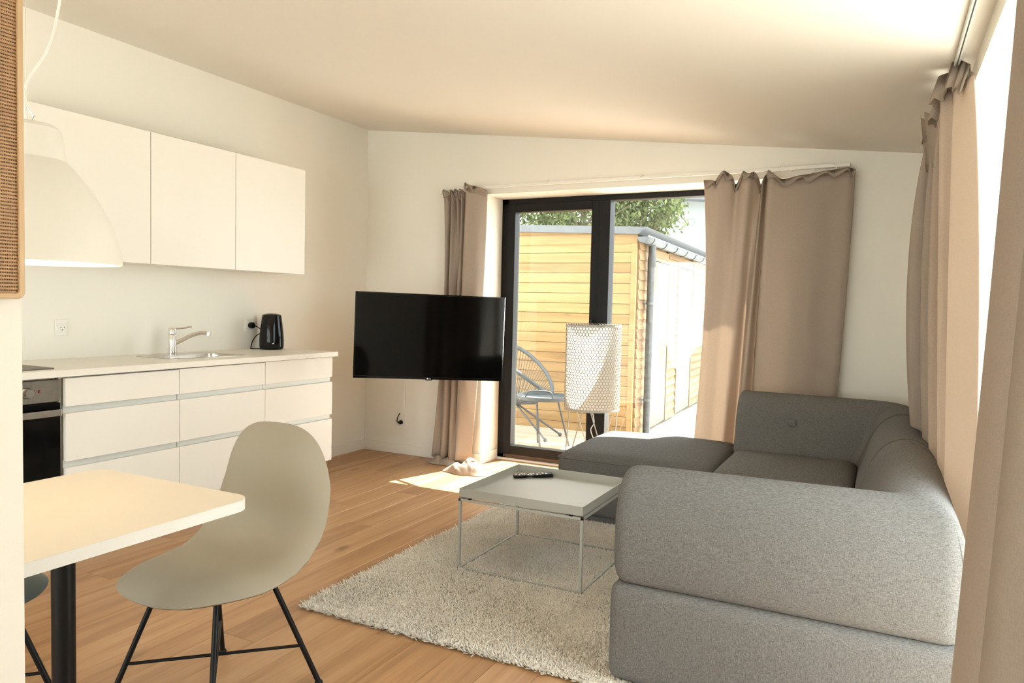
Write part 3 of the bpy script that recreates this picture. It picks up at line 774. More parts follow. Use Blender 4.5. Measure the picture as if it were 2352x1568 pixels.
for t_ in range(7):
    q = t_ / 6
    fl.append([V((.108 + .045 * s_ / 6 + .012 * math.sin(s_ * 1.6) + .028 * q, 3.66 - .20 * s_ / 6 - .06 * q, 2.075 + .012 * math.cos(s_ * 2.1) - .24 * q)) for s_ in range(7)])
MB().grid(fl).build('loose_flap', 'curtain_sand', cC, smooth=True, solid=.003, angle=None)
MB().lathe([(.0, .003), (.006, .003), (.009, .0015), (.009, 0)], (0, 0, 0), 18).rot(V((-.6, -.8, 0)).to_track_quat('Z', 'Y')).build('snap_button', 'white_plastic', cC, smooth=True, local=True).location = V((.236, 3.10, 1.99)) - V(ORG[cC.name])

# right wall, near the camera
Dc = []
for i, (y, dt, dm, db) in enumerate([(1.50, .0, 0, 0), (1.47, -.012, -.012, -.012), (1.38, -.02, -.022, -.026), (1.27, -.012, -.014, -.016), (1.19, .02, .022, .024),
                                     (1.13, -.015, -.018, -.022), (1.02, -.02, -.022, -.028), (.92, .02, .022, .03), (.83, -.02, -.02, -.03), (.72, .02, .02, .02), (.60, -.01, -.01, -.02)]):
    Dc.append((V((.198 + dt, y + .0, 2.12)), V((.167 + dm, y, 1.07)), V((.123 + db, y + .0, .02))))
cD, tops, bots = curtain('curtain', 'sand-coloured curtain in the right foreground close to the viewer', Dc, loc=(.16, 1.1, 0))
heading(cD, tops, drop=.03, out=.02)

# curtain rails with gliders
t = thing('curtain_rail', 'white curtain rail on the back wall above the glass door', 'curtain rail', (-1.6, YB, 2.125))
MB().box(-3.06, -.215, YB - .075, YB - .055, 2.112, 2.134).build('rail', 'white_plastic', t, bevel=.002)
for xx in (-2.9, -2.2, -1.5, -.62, -.3):
    box('bracket', 'white_plastic', t, xx - .008, xx + .008, YB - .075, YB, 2.128, 2.142)
for xx in (-1.0, -.86, -.7, -.55, -.42, -.29):
    box('glider', 'white_plastic', t, xx - .004, xx + .004, YB - .069, YB - .061, 2.090, 2.113)
t = thing('curtain_rail', 'grey curtain rail under the ceiling along the right-hand window', 'curtain rail', (.2, 1.5, 2.15))
zr = ceil_z(.2)
MB().box(.192, .210, -1.5, 4.6, zr - .020, zr).build('rail', 'alu_profile', t, bevel=.002)
MB().box(.199, .203, -1.5, 4.6, zr - .0205, zr - .018).build('rail_slot', 'carcass_dark', t)
for yy in (3.21, 3.26, 3.31, 3.4, 3.55, 3.7):
    box('glider', 'white_plastic', t, .196, .206, yy - .006, yy + .006, zr - .045, zr - .0205)

# ------------------------------------------------------------------ sofa
def sofa_section(h):
    P = [(.02, .341), (.004, .365), (-.006, .44), (-.004, .54), (.006, h - .12), (.030, h - .055), (.072, h - .014), (.125, h), (.180, h - .014), (.228, h - .055), (.266, h - .125),
         (.296, .51), (.318, .45), (.322, .40), (.305, .355), (.27, .341)]
    return P
SXO, SYF, SYN = 0.236, 4.705, 2.243
SXE, SXN = -0.755, -0.757
def plan(d, s_):
    """point on the U-shaped outline at inward offset d; s_ in [0,5): far run, corner, side run (y), corner, near run"""
    R0 = max((.27 if s_ < 2.5 else .065) - d, .03)
    if s_ < 1:
        xa, xb = SXE, SXO - d - R0; return (xa + (xb - xa) * s_, SYF - d)
    if s_ < 2:
        a_ = math.pi / 2 * (1 - (s_ - 1)); cx, cy = SXO - d - R0, SYF - d - R0
        return (cx + R0 * math.cos(a_), cy + R0 * math.sin(a_))
    if s_ < 3:
        ya, yb = SYF - d - max(.27 - d, .03), SYN + d + max(.065 - d, .03); return (SXO - d, ya + (yb - ya) * (s_ - 2))
    if s_ < 4:
        a_ = -math.pi / 2 * (s_ - 3); cx, cy = SXO - d - R0, SYN + d + R0
        return (cx + R0 * math.cos(a_), cy + R0 * math.sin(a_))
    xa, xb = SXO - d - R0, SXN; return (xa + (xb - xa) * (s_ - 4), SYN + d)
def side_pt(d, y): return (SXO - d, y)
def back_piece(name, stations, h0, h1, parent, end0, end1, dimple=None):
    """stations: list of callables d -> (x, y)"""
    n = len(stations); rows = []
    for i, st in enumerate(stations):
        h = h0 + (h1 - h0) * i / (n - 1)
        S = [(p[0], p[1]) for p in catmull([(q[0], q[1], 0) for q in sofa_section(h)], 3)]
        rows.append([V((*st(d), z)) for d, z in S])
    def ease(rows, ends):
        out = []
        c = [sum((p for p in r), V((0, 0, 0))) / len(r) for r in rows]
        for r, cc, f in zip(rows, c, ends):
            out.append([cc + (p - cc) * f for p in r])
        return out
    # rounded ends: extra rings that shrink towards the section centre
    def rounded(rows, first, soft):
        r0 = rows[0] if first else rows[-1]; r1 = rows[1] if first else rows[-2]
        cc = sum((p for p in r0), V((0, 0, 0))) / len(r0)
        dirv = (r0[0] - r1[0]).normalized()
        rings = []
        for a_ in (15, 35, 55, 75, 90):
            f = 1 - soft * (1 - math.cos(rad(a_))) / .19
            rings.append([cc + (p - cc) * f + dirv * (soft * (math.sin(rad(a_)) - 1)) for p in r0])
        base = [p + dirv * (-soft) for p in r0]
        seq = [base] + rings
        cap = [cc + dirv * 0 for _ in r0]
        seq.append([cc + (p - cc) * .02 for p in rings[-1]])
        return seq
    s0 = rounded(rows, True, end0); s1 = rounded(rows, False, end1)
    full = list(reversed(s0)) + rows[1:-1] + s1
    if dimple:
        dp = V(dimple)
        for r_ in full:
            for k2 in range(len(r_)):
                dist = (r_[k2] - dp).length
                if dist < .2: r_[k2] = r_[k2] + V((0, .022 * math.exp(-(dist / .055) ** 2), 0))
    MB().grid(full, wrap=True).build(name, 'sofa_grey', parent, smooth=True, angle=60)
def run(a, b_, n, fixed=None):
    return [(lambda d, s_=a + (b_ - a) * i / n: plan(d, s_)) for i in range(n + 1)]
def siderun(y0, y1, n):
    return [(lambda d, y=y0 + (y1 - y0) * i / n: side_pt(d, y)) for i in range(n + 1)]
def side_from_arc(y1, n):    # from the end of the far corner down to y1
    def f(d, t_):
        R0 = max(.27 - d, .03); ya = SYF - d - R0; return (SXO - d, ya + (y1 - ya) * t_)
    return [(lambda d, t_=i / n: f(d, t_)) for i in range(1, n + 1)]
def side_to_arc(y0, n):
    def f(d, t_):
        R0 = max(.065 - d, .03); yb = SYN + d + R0; return (SXO - d, y0 + (yb - y0) * t_)
    return [(lambda d, t_=i / n: f(d, t_)) for i in range(n)]
sofa = thing('corner_sofa', 'grey woven fabric corner sofa with rounded backrest rolls by the right-hand curtains', 'sofa', (-.3, 3.5, 0))
back_piece('backrest_roll', run(0, .999, 12) + run(1.08, 1.999, 10) + side_from_arc(4.06, 6), .755, .742, sofa, .03, .07, dimple=(-.44, 4.43, .60))
back_piece('backrest_roll', siderun(4.085, 3.275, 12), .748, .730, sofa, .07, .07)
back_piece('backrest_roll', side_to_arc(3.30, 8) + run(3.0, 3.999, 10) + run(4.08, 4.999, 14), .726, .706, sofa, .07, .045)
MB().lathe([(.0, .016), (.014, .014), (.023, .007), (.026, -.004)], (0, 0, 0), 24).rot(V((0, -1, 0.25)).to_track_quat('Z', 'Y')).build('button', 'sofa_grey', sofa, smooth=True, local=True).location = V((-.44, 4.447, .600)) - V(ORG[sofa.name])
rbox(SXE + .005, -.09, 3.70, 4.40, .325, .425, .045, dome=.018, wrinkle=.0025, seed=4).build('seat_cushion', 'sofa_grey', sofa, smooth=True, angle=None)
rbox(SXN + .01, -.09, 2.55, 3.695, .325, .425, .045, dome=.02, wrinkle=.002, seed=5).build('seat_cushion', 'sofa_grey', sofa, smooth=True, angle=None)
rbox(SXE, SXO, 3.70, SYF, .045, .340, .045, puff=.008).build('base', 'sofa_grey', sofa, smooth=True, angle=None)
rbox(SXN - .003, SXO + .002, SYN - .004, 3.695, .018, .340, .032, puff=.010).build('base', 'sofa_grey', sofa, smooth=True, angle=None)
for (xx, yy) in ((-.68, 3.82), (.1, 3.82), (-.68, 4.6), (.1, 4.6), (-.67, 2.33), (.1, 2.33), (-.67, 3.6), (.1, 3.6)):
    MB().lathe([(.0, 0), (.022, 0), (.026, .05), (0, .05)], (xx, yy, .012 if xx < -.4 else 0.0), 14).build('foot', 'black_satin', sofa, smooth=True)
# seam over the mitred corner of the arm
hs_ = .712; sec = [(p[0], p[1]) for p in catmull([(q[0], q[1], 0) for q in sofa_section(hs_)], 3)]
pts = [V((*plan(d - .0015, 3.5), z + .0005)) for d, z in sec if z > .50 and d < .27]
MB().tube(pts, .0013, 6).build('seam', 'sofa_dark', sofa, smooth=True)
# ottoman
ot = thing('ottoman', 'square dark grey fabric ottoman below the back window', 'ottoman', (-1.195, 4.275, 0))
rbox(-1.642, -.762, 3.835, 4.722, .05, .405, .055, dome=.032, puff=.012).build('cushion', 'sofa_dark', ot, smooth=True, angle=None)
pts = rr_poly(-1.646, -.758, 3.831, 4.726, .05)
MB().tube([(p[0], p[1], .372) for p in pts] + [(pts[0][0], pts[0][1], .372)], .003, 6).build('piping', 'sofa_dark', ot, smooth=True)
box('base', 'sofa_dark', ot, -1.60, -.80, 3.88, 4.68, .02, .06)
for xx in (-1.55, -.85):
    for yy in (3.93, 4.63):
        MB().lathe([(.0, 0), (.02, 0), (.024, .03), (0, .03)], (xx, yy, 0), 14).build('foot', 'black_satin', ot, smooth=True)

# ------------------------------------------------------------------ rug
rug = thing('shaggy_rug', 'thick cream shaggy rug under the tray table', 'rug', (-1.2, 3.1, 0))
RX0, RX1, RY_0, RY_1 = -2.045, -.50, 2.195, 4.15
mb = MB(); nx, ny = 90, 110; P = []
for i in range(nx + 1):
    row = []
    for j in range(ny + 1):
        x_ = RX0 + .012 + (RX1 - RX0 - .024) * i / nx; y_ = RY_0 + .012 + (RY_1 - RY_0 - .024) * j / ny
        ed = min(i, nx - i, j, ny - j)
        z_ = .004 if ed == 0 else .014 + .003 * math.sin(x_ * 9) * math.sin(y_ * 7) + rng.uniform(-.002, .002)
        row.append((x_, y_, z_))
    P.append(row)
MB().grid(P, flip=True).build('backing', 'rug_pile', rug, smooth=True)
# pile: many small leaning tufts in one mesh
def pile(x0, x1, y0, y1, n, hmin, hmax, name):
    px = nrg.uniform(x0, x1, n); py = nrg.uniform(y0, y1, n)
    # flattened lines under the table frame
    hgt = nrg.uniform(hmin, hmax, n)
    hgt *= 0.86 + 0.14 * np.sin(px * 6.1 + 1.3 * np.sin(py * 4.3)) * np.sin(py * 5.2 + np.sin(px * 3.7))
    for (a0, a1, b0, b1) in ((-1.705, -1.695, 2.86, 3.465), (-1.105, -1.095, 2.86, 3.465), (-1.70, -1.10, 2.858, 2.872), (-1.70, -1.10, 3.455, 3.467)):
        msk = (px > a0 - .008) & (px < a1 + .008) & (py > b0 - .008) & (py < b1 + .008); hgt[msk] *= .72
    r_ = nrg.uniform(.0028, .0046, n); a0 = nrg.uniform(0, 6.28, n)
    lean = nrg.normal(0, .009, (n, 2))
    edge = np.minimum(np.minimum(px - x0, x1 - px), np.minimum(py - y0, y1 - py))
    # tufts at the border lean outwards
    out = np.zeros((n, 2)); k_ = edge < .02
    dx0 = (px - x0); dx1 = (x1 - px); dy0 = (py - y0); dy1 = (y1 - py)
    out[:, 0] = np.where(dx0 == edge, -1, np.where(dx1 == edge, 1, 0)); out[:, 1] = np.where(dy0 == edge, -1, np.where(dy1 == edge, 1, 0))
    lean += out * (np.where(k_, .014, 0))[:, None]
    hgt = np.where(k_, hgt * nrg.uniform(.35, 1.0, n), hgt)
    vs = np.zeros((n, 7, 3)); zb = .004
    for q in range(3):
        an = a0 + q * 2.0944
        vs[:, q, 0] = px + r_ * np.cos(an); vs[:, q, 1] = py + r_ * np.sin(an); vs[:, q, 2] = zb
        vs[:, 3 + q, 0] = px + lean[:, 0] * .6 + r_ * .95 * np.cos(an + .5); vs[:, 3 + q, 1] = py + lean[:, 1] * .6 + r_ * .95 * np.sin(an + .5); vs[:, 3 + q, 2] = hgt * .72
    vs[:, 6, 0] = px + lean[:, 0]; vs[:, 6, 1] = py + lean[:, 1]; vs[:, 6, 2] = hgt
    F = np.array([[0, 1, 4], [0, 4, 3], [1, 2, 5], [1, 5, 4], [2, 0, 3], [2, 3, 5], [3, 4, 6], [4, 5, 6], [5, 3, 6]])
    faces = (F[None] + (np.arange(n) * 7)[:, None, None]).reshape(-1, 3)
    me = bpy.data.meshes.new(name)
    me.vertices.add(n * 7); me.loops.add(len(faces) * 3); me.polygons.add(len(faces))
    og = np.array(ORG[rug.name]); me.vertices.foreach_set('co', (vs.reshape(-1, 3) - og).ravel())
    me.loops.foreach_set('vertex_index', faces.ravel().astype(np.int32))
    me.polygons.foreach_set('loop_start', np.arange(0, len(faces) * 3, 3, dtype=np.int32))
    me.polygons.foreach_set('loop_total', np.full(len(faces), 3, dtype=np.int32))
    me.update(); me.validate(); me.shade_smooth()
    o = bpy.data.objects.new(name, me); C.objects.link(o); o.parent = rug; me.materials.append(MATS['rug_pile']); o['kind'] = 'stuff'
pile(RX0, RX1, RY_0, RY_1, 78000, .022, .034, 'pile')

# ------------------------------------------------------------------ tray table with remote control
tt = thing('tray_table', 'square grey metal tray table standing on the shaggy rug', 'table', (-1.4, 3.163, .028))
x0, x1, y0, y1 = -1.70, -1.10, 2.862, 3.462; zt = .345; rb = .006
def rod(name, p, q): MB().box(min(p[0], q[0]) - rb, max(p[0], q[0]) + rb, min(p[1], q[1]) - rb, max(p[1], q[1]) + rb, min(p[2], q[2]), max(p[2], q[2]) if abs(p[2] - q[2]) > .01 else p[2] + .012).build(name, 'tray_grey', tt, bevel=.001)
for xx in (x0, x1):
    for yy in (y0, y1): rod('leg', (xx, yy, .012), (xx, yy, zt))
for zz in (.011, zt - .012):
    rod('rail', (x0, y0, zz), (x1, y0, zz)); rod('rail', (x0, y1, zz), (x1, y1, zz))
    rod('rail', (x0, y0, zz), (x0, y1, zz)); rod('rail', (x1, y0, zz), (x1, y1, zz))
tm = .003; za, zb_ = zt + .006, zt + .046
mb = MB()
o_ = [(x0 - .004, y0 - .004), (x1 + .004, y0 - .004), (x1 + .004, y1 + .004), (x0 - .004, y1 + .004)]
i_ = [(x0 - .001, y0 - .001), (x1 + .001, y0 - .001), (x1 + .001, y1 + .001), (x0 - .001, y1 + .001)]
vs = [(*p, za) for p in o_] + [(*p, zb_) for p in o_] + [(*p, zb_) for p in i_] + [(*p, za + .004) for p in i_]
fs = [(3, 2, 1, 0)] + [(k, (k + 1) % 4, 4 + (k + 1) % 4, 4 + k) for k in range(4)] + [(4 + k, 4 + (k + 1) % 4, 8 + (k + 1) % 4, 8 + k) for k in range(4)] + [(8 + k, 8 + (k + 1) % 4, 12 + (k + 1) % 4, 12 + k) for k in range(4)] + [(12, 13, 14, 15)]
mb.add(vs, fs); mb.build('tray', 'tray_grey', tt, bevel=.001)
for (xx, yy) in ((x0 + .02, y0 + .2), (x1 - .02, y0 + .2), (x0 + .02, y1 - .2), (x1 - .02, y1 - .2), (x0 + .05, y0), (x1 - .05, y0)):
    box('spacer', 'black_satin', tt, xx - .008, xx + .008, yy - .006, yy + .006, zt - .001, zt + .006)
rc = thing('remote_control', 'black television remote control lying in the metal tray', 'remote', (0, 0, 0))
zt2 = 0
S = catmull([(-.10, 0, .012), (-.06, 0, .016), (0, 0, .014), (.05, 0, .019), (.095, 0, .021), (.102, 0, .014)], 4)
rows = []
for p in S:
    wd = .0215 + .002 * math.cos(p.x * 20); top = p.z; bot = .0025 + max(0, .006 - abs(p.x + .02) * .2)
    rows.append([(p.x, -wd, bot + .003), (p.x, -wd + .004, bot), (p.x, wd - .004, bot), (p.x, wd, bot + .003), (p.x, wd, top - .004), (p.x, wd - .004, top), (p.x, -wd + .004, top), (p.x, -wd, top - .004)])
mb = MB().grid(rows, wrap=True); mb.f.append(tuple(range(7, -1, -1))); k = len(mb.v) - 8; mb.f.append(tuple(range(k, k + 8)))
mb.build('case', 'black_satin', rc, smooth=True)
for i in range(11):
    xx = -.088 + i * .0155
    zz = .0165 + .004 * max(0, min(1, (xx + .02) / .1))
    for j, yy in enumerate((-.012, 0, .012)):
        if i in (5, 6) and j == 1: continue
        MB().box(xx - .004, xx + .004, yy - .004, yy + .004, zz - .005, zz + .0008).build('button', 'red_lamp' if (i == 0 and j == 0) else 'white_plastic' if (i + j) % 3 else 'black_gloss', rc, bevel=.001)
rc.location = (-1.572, 3.372, zt + .0101); rc.rotation_euler = (0, 0, math.atan2(.117, .131) - .06)

# ------------------------------------------------------------------ dining table, chairs, pendant
dt = thing('dining_table', 'small square dining table with cream top and black column leg', 'table', (-1.715, 1.045, 0))
P = rr_poly(-2.022, -1.408, .735, 1.347, .055, 8)
mb = MB().prism(P, .703, .7295); mb.build('edge', 'table_edge', dt, smooth=True)
P2 = rr_poly(-2.021, -1.409, .736, 1.346, .054, 8)
MB().prism(P2, .7285, .7305).build('tabletop', 'table_laminate', dt)
MB().lathe([(.0255, .012), (.0255, .69)], (-1.715, 1.047, 0), 32).build('column', 'black_satin', dt, smooth=True)
MB().lathe([(0, .0), (.20, .0), (.20, .008), (.03, .014), (0, .014)], (-1.715, 1.047, 0), 48).build('foot_plate', 'black_satin', dt, smooth=True)
MB().box(-1.83, -1.60, 1.02, 1.075, .69, .703).box(-1.742, -1.688, .93, 1.16, .69, .703).build('top_bracket', 'black_satin', dt)

def shell_chair(name, label, mat, loc, rz):
    t = thing(name, label, 'chair', (0, 0, 0), 'shell chairs at the dining table')
    # front points to -y
    prof = catmull([(0, -.266, .436), (0, -.235, .441), (0, -.17, .443), (0, -.06, .436), (0, .04, .430), (0, .105, .437), (0, .155, .465), (0, .185, .52), (0, .198, .60), (0, .204, .69), (0, .205, .765), (0, .203, .818)], 5)
    seg_ = [0.0]
    for i in range(1, len(prof)): seg_.append(seg_[-1] + (prof[i] - prof[i - 1]).length)
    def on(v):
        q = max(0.0, min(1.0, v)) * seg_[-1]; i = 1
        while i < len(prof) - 1 and seg_[i] < q: i += 1
        f = (q - seg_[i - 1]) / (seg_[i] - seg_[i - 1])
        t0 = (prof[i] - prof[max(i - 2, 0)]).normalized(); t1 = (prof[min(i + 1, len(prof) - 1)] - prof[i - 1]).normalized()
        return prof[i - 1].lerp(prof[i], f), t0.lerp(t1, f).normalized()
    rows = []; nt_ = 96; nrr = 22
    for i in range(1, nrr + 1):
        rho = max(.05, math.sin(math.pi / 2 * i / nrr)); row = []
        for k in range(nt_):
            th = 2 * math.pi * k / nt_
            cx_, cy_ = math.cos(th), math.sin(th); e_ = 2 / (3.1 if cy_ > 0 else 2.75)
            ux = math.copysign(abs(cx_) ** e_, cx_) * rho; uy = math.copysign(abs(cy_) ** e_, cy_) * rho
            v = .5 + .5 * uy
            P_, tg = on(v); nr = V((0, -tg.z, tg.y))
            bend = max(0.0, 1 - abs(v - .53) / .24)
            w = .252 - .012 * v
            roll = rho ** 6 * (.054 - .016 * bend)
            lift = (ux * ux) * (.010 + .020 * bend)
            row.append(P_ + V((ux * w, 0, 0)) + nr * (lift - roll))
        rows.append(row)
    rows = [r_ for r_ in rows]
    sm_ = MB().grid(rows, wrap=True); sm_.f.append(tuple(range(nt_ - 1, -1, -1)))
    sm_.build('shell', mat, t, smooth=True, solid=.010, angle=None)
    for sx in (-1, 1):
        for sy in (-1, 1):
            top = V((sx * .105, sy * .085 - .005, .425)); foot = V((sx * .218, sy * .215 + .0, .006))
            lg_ = MB().tube([top, foot], .0085, 12).build('leg', 'black_satin', t, smooth=True)
            MB().lathe([(0, 0), (.013, 0), (.013, .006), (.009, .012), (0, .012)], (foot.x, foot.y, 0), 14).build('glide', 'black_satin', lg_, smooth=True)
    def at(sx, sy, z): 
        q = (z - .006) / (.425 - .006); return V((sx * (.218 + (.105 - .218) * q), sy * (.215 + (.085 - .215) * q), z))
    for s_ in (-1, 1):
        MB().tube([at(-1, s_, .135), at(1, -s_, .135 if s_ > 0 else .135)], .0052, 8).build('cross_brace', 'black_satin', t, smooth=True)
    fm = MB().tube([(-.105, -.09, .42), (.105, -.09, .42), (.105, .08, .42), (-.105, .08, .42), (-.105, -.09, .42)], .008, 8)
    fm.build('seat_mount', 'black_satin', t, smooth=True)
    t.location = loc; t.rotation_euler = (0, 0, rz)
    return t
shell_chair('shell_chair', 'beige moulded shell chair with thin black legs at the near table edge', 'shell_beige', (-1.793, 1.567, 0), rad(0))
shell_chair('shell_chair', 'dark green shell chair half hidden behind the dining table leg', 'shell_dark', (-2.31, 1.06, 0), rad(90))

pn = thing('pendant_lamp', 'large cream pendant lamp hanging over the dining table', 'lamp', (-1.80, 1.02, 1.307))
PC = (-1.80, 1.02, 0)
op = [(0, 1.634), (.03, 1.633), (.060, 1.628), (.070, 1.618), (.073, 1.605), (.079, 1.552), (.0805, 1.547), (.098, 1.530), (.1167, 1.506), (.136, 1.480), (.152, 1.452), (.171, 1.418), (.182, 1.388), (.188, 1.365), (.195, 1.335), (.1985, 1.307)]
ip = [(.196, 1.307), (.192, 1.335), (.185, 1.366), (.168, 1.418), (.149, 1.452), (.114, 1.503), (.076, 1.545), (.07, 1.60), (.0, 1.62)]
MB().lathe(op, PC, 64).build('shade', 'pendant_paint', pn, smooth=True, angle=28)
MB().lathe([op[-1]] + ip, PC, 64).build('shade_lining', 'pendant_paint', pn, smooth=True)
MB().lathe([(0, 1.475), (.018, 1.478), (.030, 1.495), (.032, 1.515), (.022, 1.54), (.014, 1.56), (0, 1.56)], PC, 24).build('light_bulb', 'bulb', pn, smooth=True)
MB().lathe([(0, 1.61), (.02, 1.61), (.02, 1.56), (0, 1.56)], PC, 20).build('lamp_holder', 'white_plastic', pn, smooth=True)
zc_ = ceil_z(-1.8)
MB().tube([(-1.80, 1.02, 1.655), (-1.80, 1.02, zc_)], .0009, 6).build('suspension_wire', 'steel', pn)
MB().tube([(-1.806, 1.015, 1.633), (-1.812, 1.01, 1.648), (-1.80, 1.02, 1.672), (-1.789, 1.03, 1.648), (-1.794, 1.025, 1.633)], .0022, 6).build('hanger', 'chrome', pn, smooth=True)
lat = V((.493, .87, 0))
cp_ = [V((-1.80, 1.02, 0)) + lat * dx + V((0, 0, z)) for dx, z in [(.002, 1.63), (-.003, 1.665), (-.004, 1.70), (.006, 1.735), (.022, 1.765), (.040, 1.80), (.055, 1.85), (.064, 1.90), (.069, 1.94), (.076, 2.05), (.05, 2.2), (.01, 2.33), (.0, zc_)]]
MB().tube(catmull(cp_, 6), .0032, 8).build('flex_cord', 'cord_white', pn, smooth=True)
MB().lathe([(.0, -.03), (.045, -.028), (.05, 0), (.05, .02)], (-1.8, 1.02, zc_ - .004), 32).build('ceiling_rose', 'white_plastic', pn, smooth=True)
pl_ = bpy.data.lights.new('pendant_light', 'POINT'); pl_.energy = 0.45; pl_.color = (1, .78, .5); pl_.shadow_soft_size = .03
plo = bpy.data.objects.new('pendant_light', pl_); C.objects.link(plo); plo.location = (-1.80, 1.02, 1.45)

# cane panel on the partition
cp2 = thing('cane_panel', 'wooden-framed woven cane panel hung on the partition wall', 'panel', (-1.258, .5, 1.225))
py0, py1, pz0, pz1 = .25, .7015, 1.224, 1.95
ofr = rr_poly(py0, py1, pz0, pz1, .012, 5); ifr = rr_poly(py0 + .0085, py1 - .0085, pz0 + .0085, pz1 - .0085, .006, 5)
rows = [[(X_, p[0], p[1]) for p in P_] for X_, P_ in ((-1.258, ofr), (-1.2452, ofr), (-1.244, rr_poly(py0 + .0012, py1 - .0012, pz0 + .0012, pz1 - .0012, .011, 5)), (-1.244, ifr), (-1.256, ifr))]
MB().grid(rows, wrap=True).build('frame', 'cane_frame', cp2, smooth=True, angle=40)
box('backing', 'cane_back', cp2, -1.2578, -1.2545, py0 + .008, py1 - .008, pz0 + .008, pz1 - .008)
wv = MB(); yy = py0 + .009
while yy < py1 - .009:
    wv.box(-1.2500, -1.2488, yy, yy + .0011, pz0 + .0085, pz1 - .0085); yy += .0026
zz = pz0 + .009
while zz < pz1 - .009:
    wv.box(-1.2494, -1.2478, py0 + .0085, py1 - .0085, zz, zz + .0031); zz += .0056
tag(wv.build('cane_weave', 'cane', cp2), kind='stuff')

# ------------------------------------------------------------------ floor lamp by the window
LX, LY, LR = -1.835, 4.90, .197
fl_ = thing('floor_lamp', 'white floor lamp with honeycomb cylinder shade by the back window', 'lamp', (LX, LY, 0))
MB().lathe([(LR - .006, .515), (LR - .006, 1.105)], (LX, LY, 0), 72).build('shade_liner', 'shade_paper', fl_, smooth=True)
hx = MB(); na, nr_ = 52, 30; pitch = 2 * math.pi * LR / na; rowh = .0198
for j in range(nr_):
    zc2 = .523 + rowh * (j + .5)
    for i in range(na):
        a_ = 2 * math.pi * (i + .5 * (j % 2)) / na
        ro = pitch / math.sqrt(3) * 1.0; ri = ro * .80
        vs = []; 
        for r_, R_ in ((ro, LR), (ri, LR), (ri, LR - .004)):
            for k in range(6):
                th = rad(60 * k + 30); du = r_ * math.cos(th) / LR; dz = r_ * math.sin(th) * (rowh / (pitch * .866))
                vs.append((LX + R_ * math.cos(a_ + du), LY + R_ * math.sin(a_ + du), zc2 + dz))
        fs = []
        for k in range(6):
            k2 = (k + 1) % 6
            fs += [(k, k2, 6 + k2, 6 + k), (6 + k, 6 + k2, 12 + k2, 12 + k)]
        hx.add(vs, fs)
tag(hx.build('honeycomb_sleeve', 'lamp_white_shaded', fl_), kind='stuff')
MB().lathe([(LR - .006, .508), (LR + .001, .508), (LR + .001, .524), (LR - .006, .524)], (LX, LY, 0), 64).build('lower_ring', 'lamp_white_shaded', fl_, smooth=True)
MB().lathe([(LR - .006, 1.102), (LR + .001, 1.102), (LR + .001, 1.109), (LR - .006, 1.109)], (LX, LY, 0), 64).build('upper_ring', 'lamp_white_shaded', fl_, smooth=True)
for k in range(3):
    a_ = rad(100 + 120 * k); ft = V((LX + .20 * math.cos(a_), LY + .20 * math.sin(a_), 0.004))
    for s_ in (-1, 1):
        b2 = a_ + s_ * rad(52)
        MB().tube([(LX + (LR - .01) * math.cos(b2), LY + (LR - .01) * math.sin(b2), .52), ft], .0042, 8).build('leg', 'lamp_white_shaded', fl_, smooth=True)
    MB().tube([(LX + .19 * math.cos(a_), LY + .19 * math.sin(a_), .515), (LX, LY, .515)], .004, 8).build('spider_arm', 'lamp_white_shaded', fl_, smooth=True)
MB().lathe([(0, .515), (.02, .515), (.02, .58), (.03, .60), (.03, .66), (0, .68)], (LX, LY, 0), 20).build('bulb_holder', 'white_plastic', fl_, smooth=True)
MB().tube(catmull([(LX, LY, .515), (LX + .03, LY - .02, .42), (LX + .01, LY - .03, .36), (LX + .05, LY - .02, .25), (LX + .06, LY, .12), (LX + .12, LY + .03, .008)], 6), .003, 8).build('cable', 'cord_white', fl_, smooth=True)

# ------------------------------------------------------------------ outside: terrace, shed, garden furniture, trees, house
GZ = -.05
g = MB().box(-30, 30, 5.36, 60, -.4, -.11).box(XR + T + .02, 30, -20, 5.36, -.4, -.11).box(-30, XL - T - .02, -20, 5.36, -.4, -.11).box(XL - T - .02, XR + T + .02, -20, YF - T - .02, -.4, -.11).build('ground', 'paving'); tag(g, kind='structure')
dk = thing('terrace_deck', 'wooden terrace deck of grey-brown boards outside the glass door', 'deck', (-1.8, 6.2, -.11))
bd0 = MB().box(-3.4, 3.4, 0, .118, -.028, 0).build('deck_board', 'deck', dk, local=True); bd0.location = V((-1.8, 5.34, GZ)) - V(ORG[dk.name])
y = 5.34 + .124
while y < 7.02:
    linked(bd0, 'deck_board', dk, V((-1.8, y, GZ)) - V(ORG[dk.name])); y += .124
box('joists', 'carcass_dark', dk, -5.1, 1.5, 5.36, 7.1, -.11, -.085)

sh = thing('garden_shed', 'yellow timber garden shed with two plank doors and zinc gutter', 'shed', (0, 0, 0))
SHL = 3.2; SHD = 5.4
box('core', 'spruce', sh, -SHL, -.02, .02, SHD, -.02, 2.02)
f0 = MB().add([(-SHL, -.004, 0), (-.06, -.004, 0), (-.06, .018, 0), (-SHL, .018, 0), (-SHL, -.004, .096), (-.06, -.004, .096), (-.06, .018, .104), (-SHL, .018, .104), (-SHL, .0, .100), (-.06, .0, .100)],
            [(0, 1, 5, 4), (4, 5, 9, 8), (8, 9, 6, 7), (0, 3, 2, 1), (1, 2, 6, 9, 5), (3, 0, 4, 8, 7)]).build('front_board', 'spruce', sh)
f0.location = (0, 0, .0)
for k in range(1, 19): linked(f0, 'front_board', sh, (0, 0, k * .104))
box('top_board', 'spruce', sh, -SHL, -.0, -.016, .006, 1.955, 2.05)
box('corner_post', 'spruce', sh, -.058, -.004, -.016, .03, 0, 1.955, bevel=.002)
box('base_trim', 'deck', sh, -SHL, .0, -.01, .02, -.07, -.002)
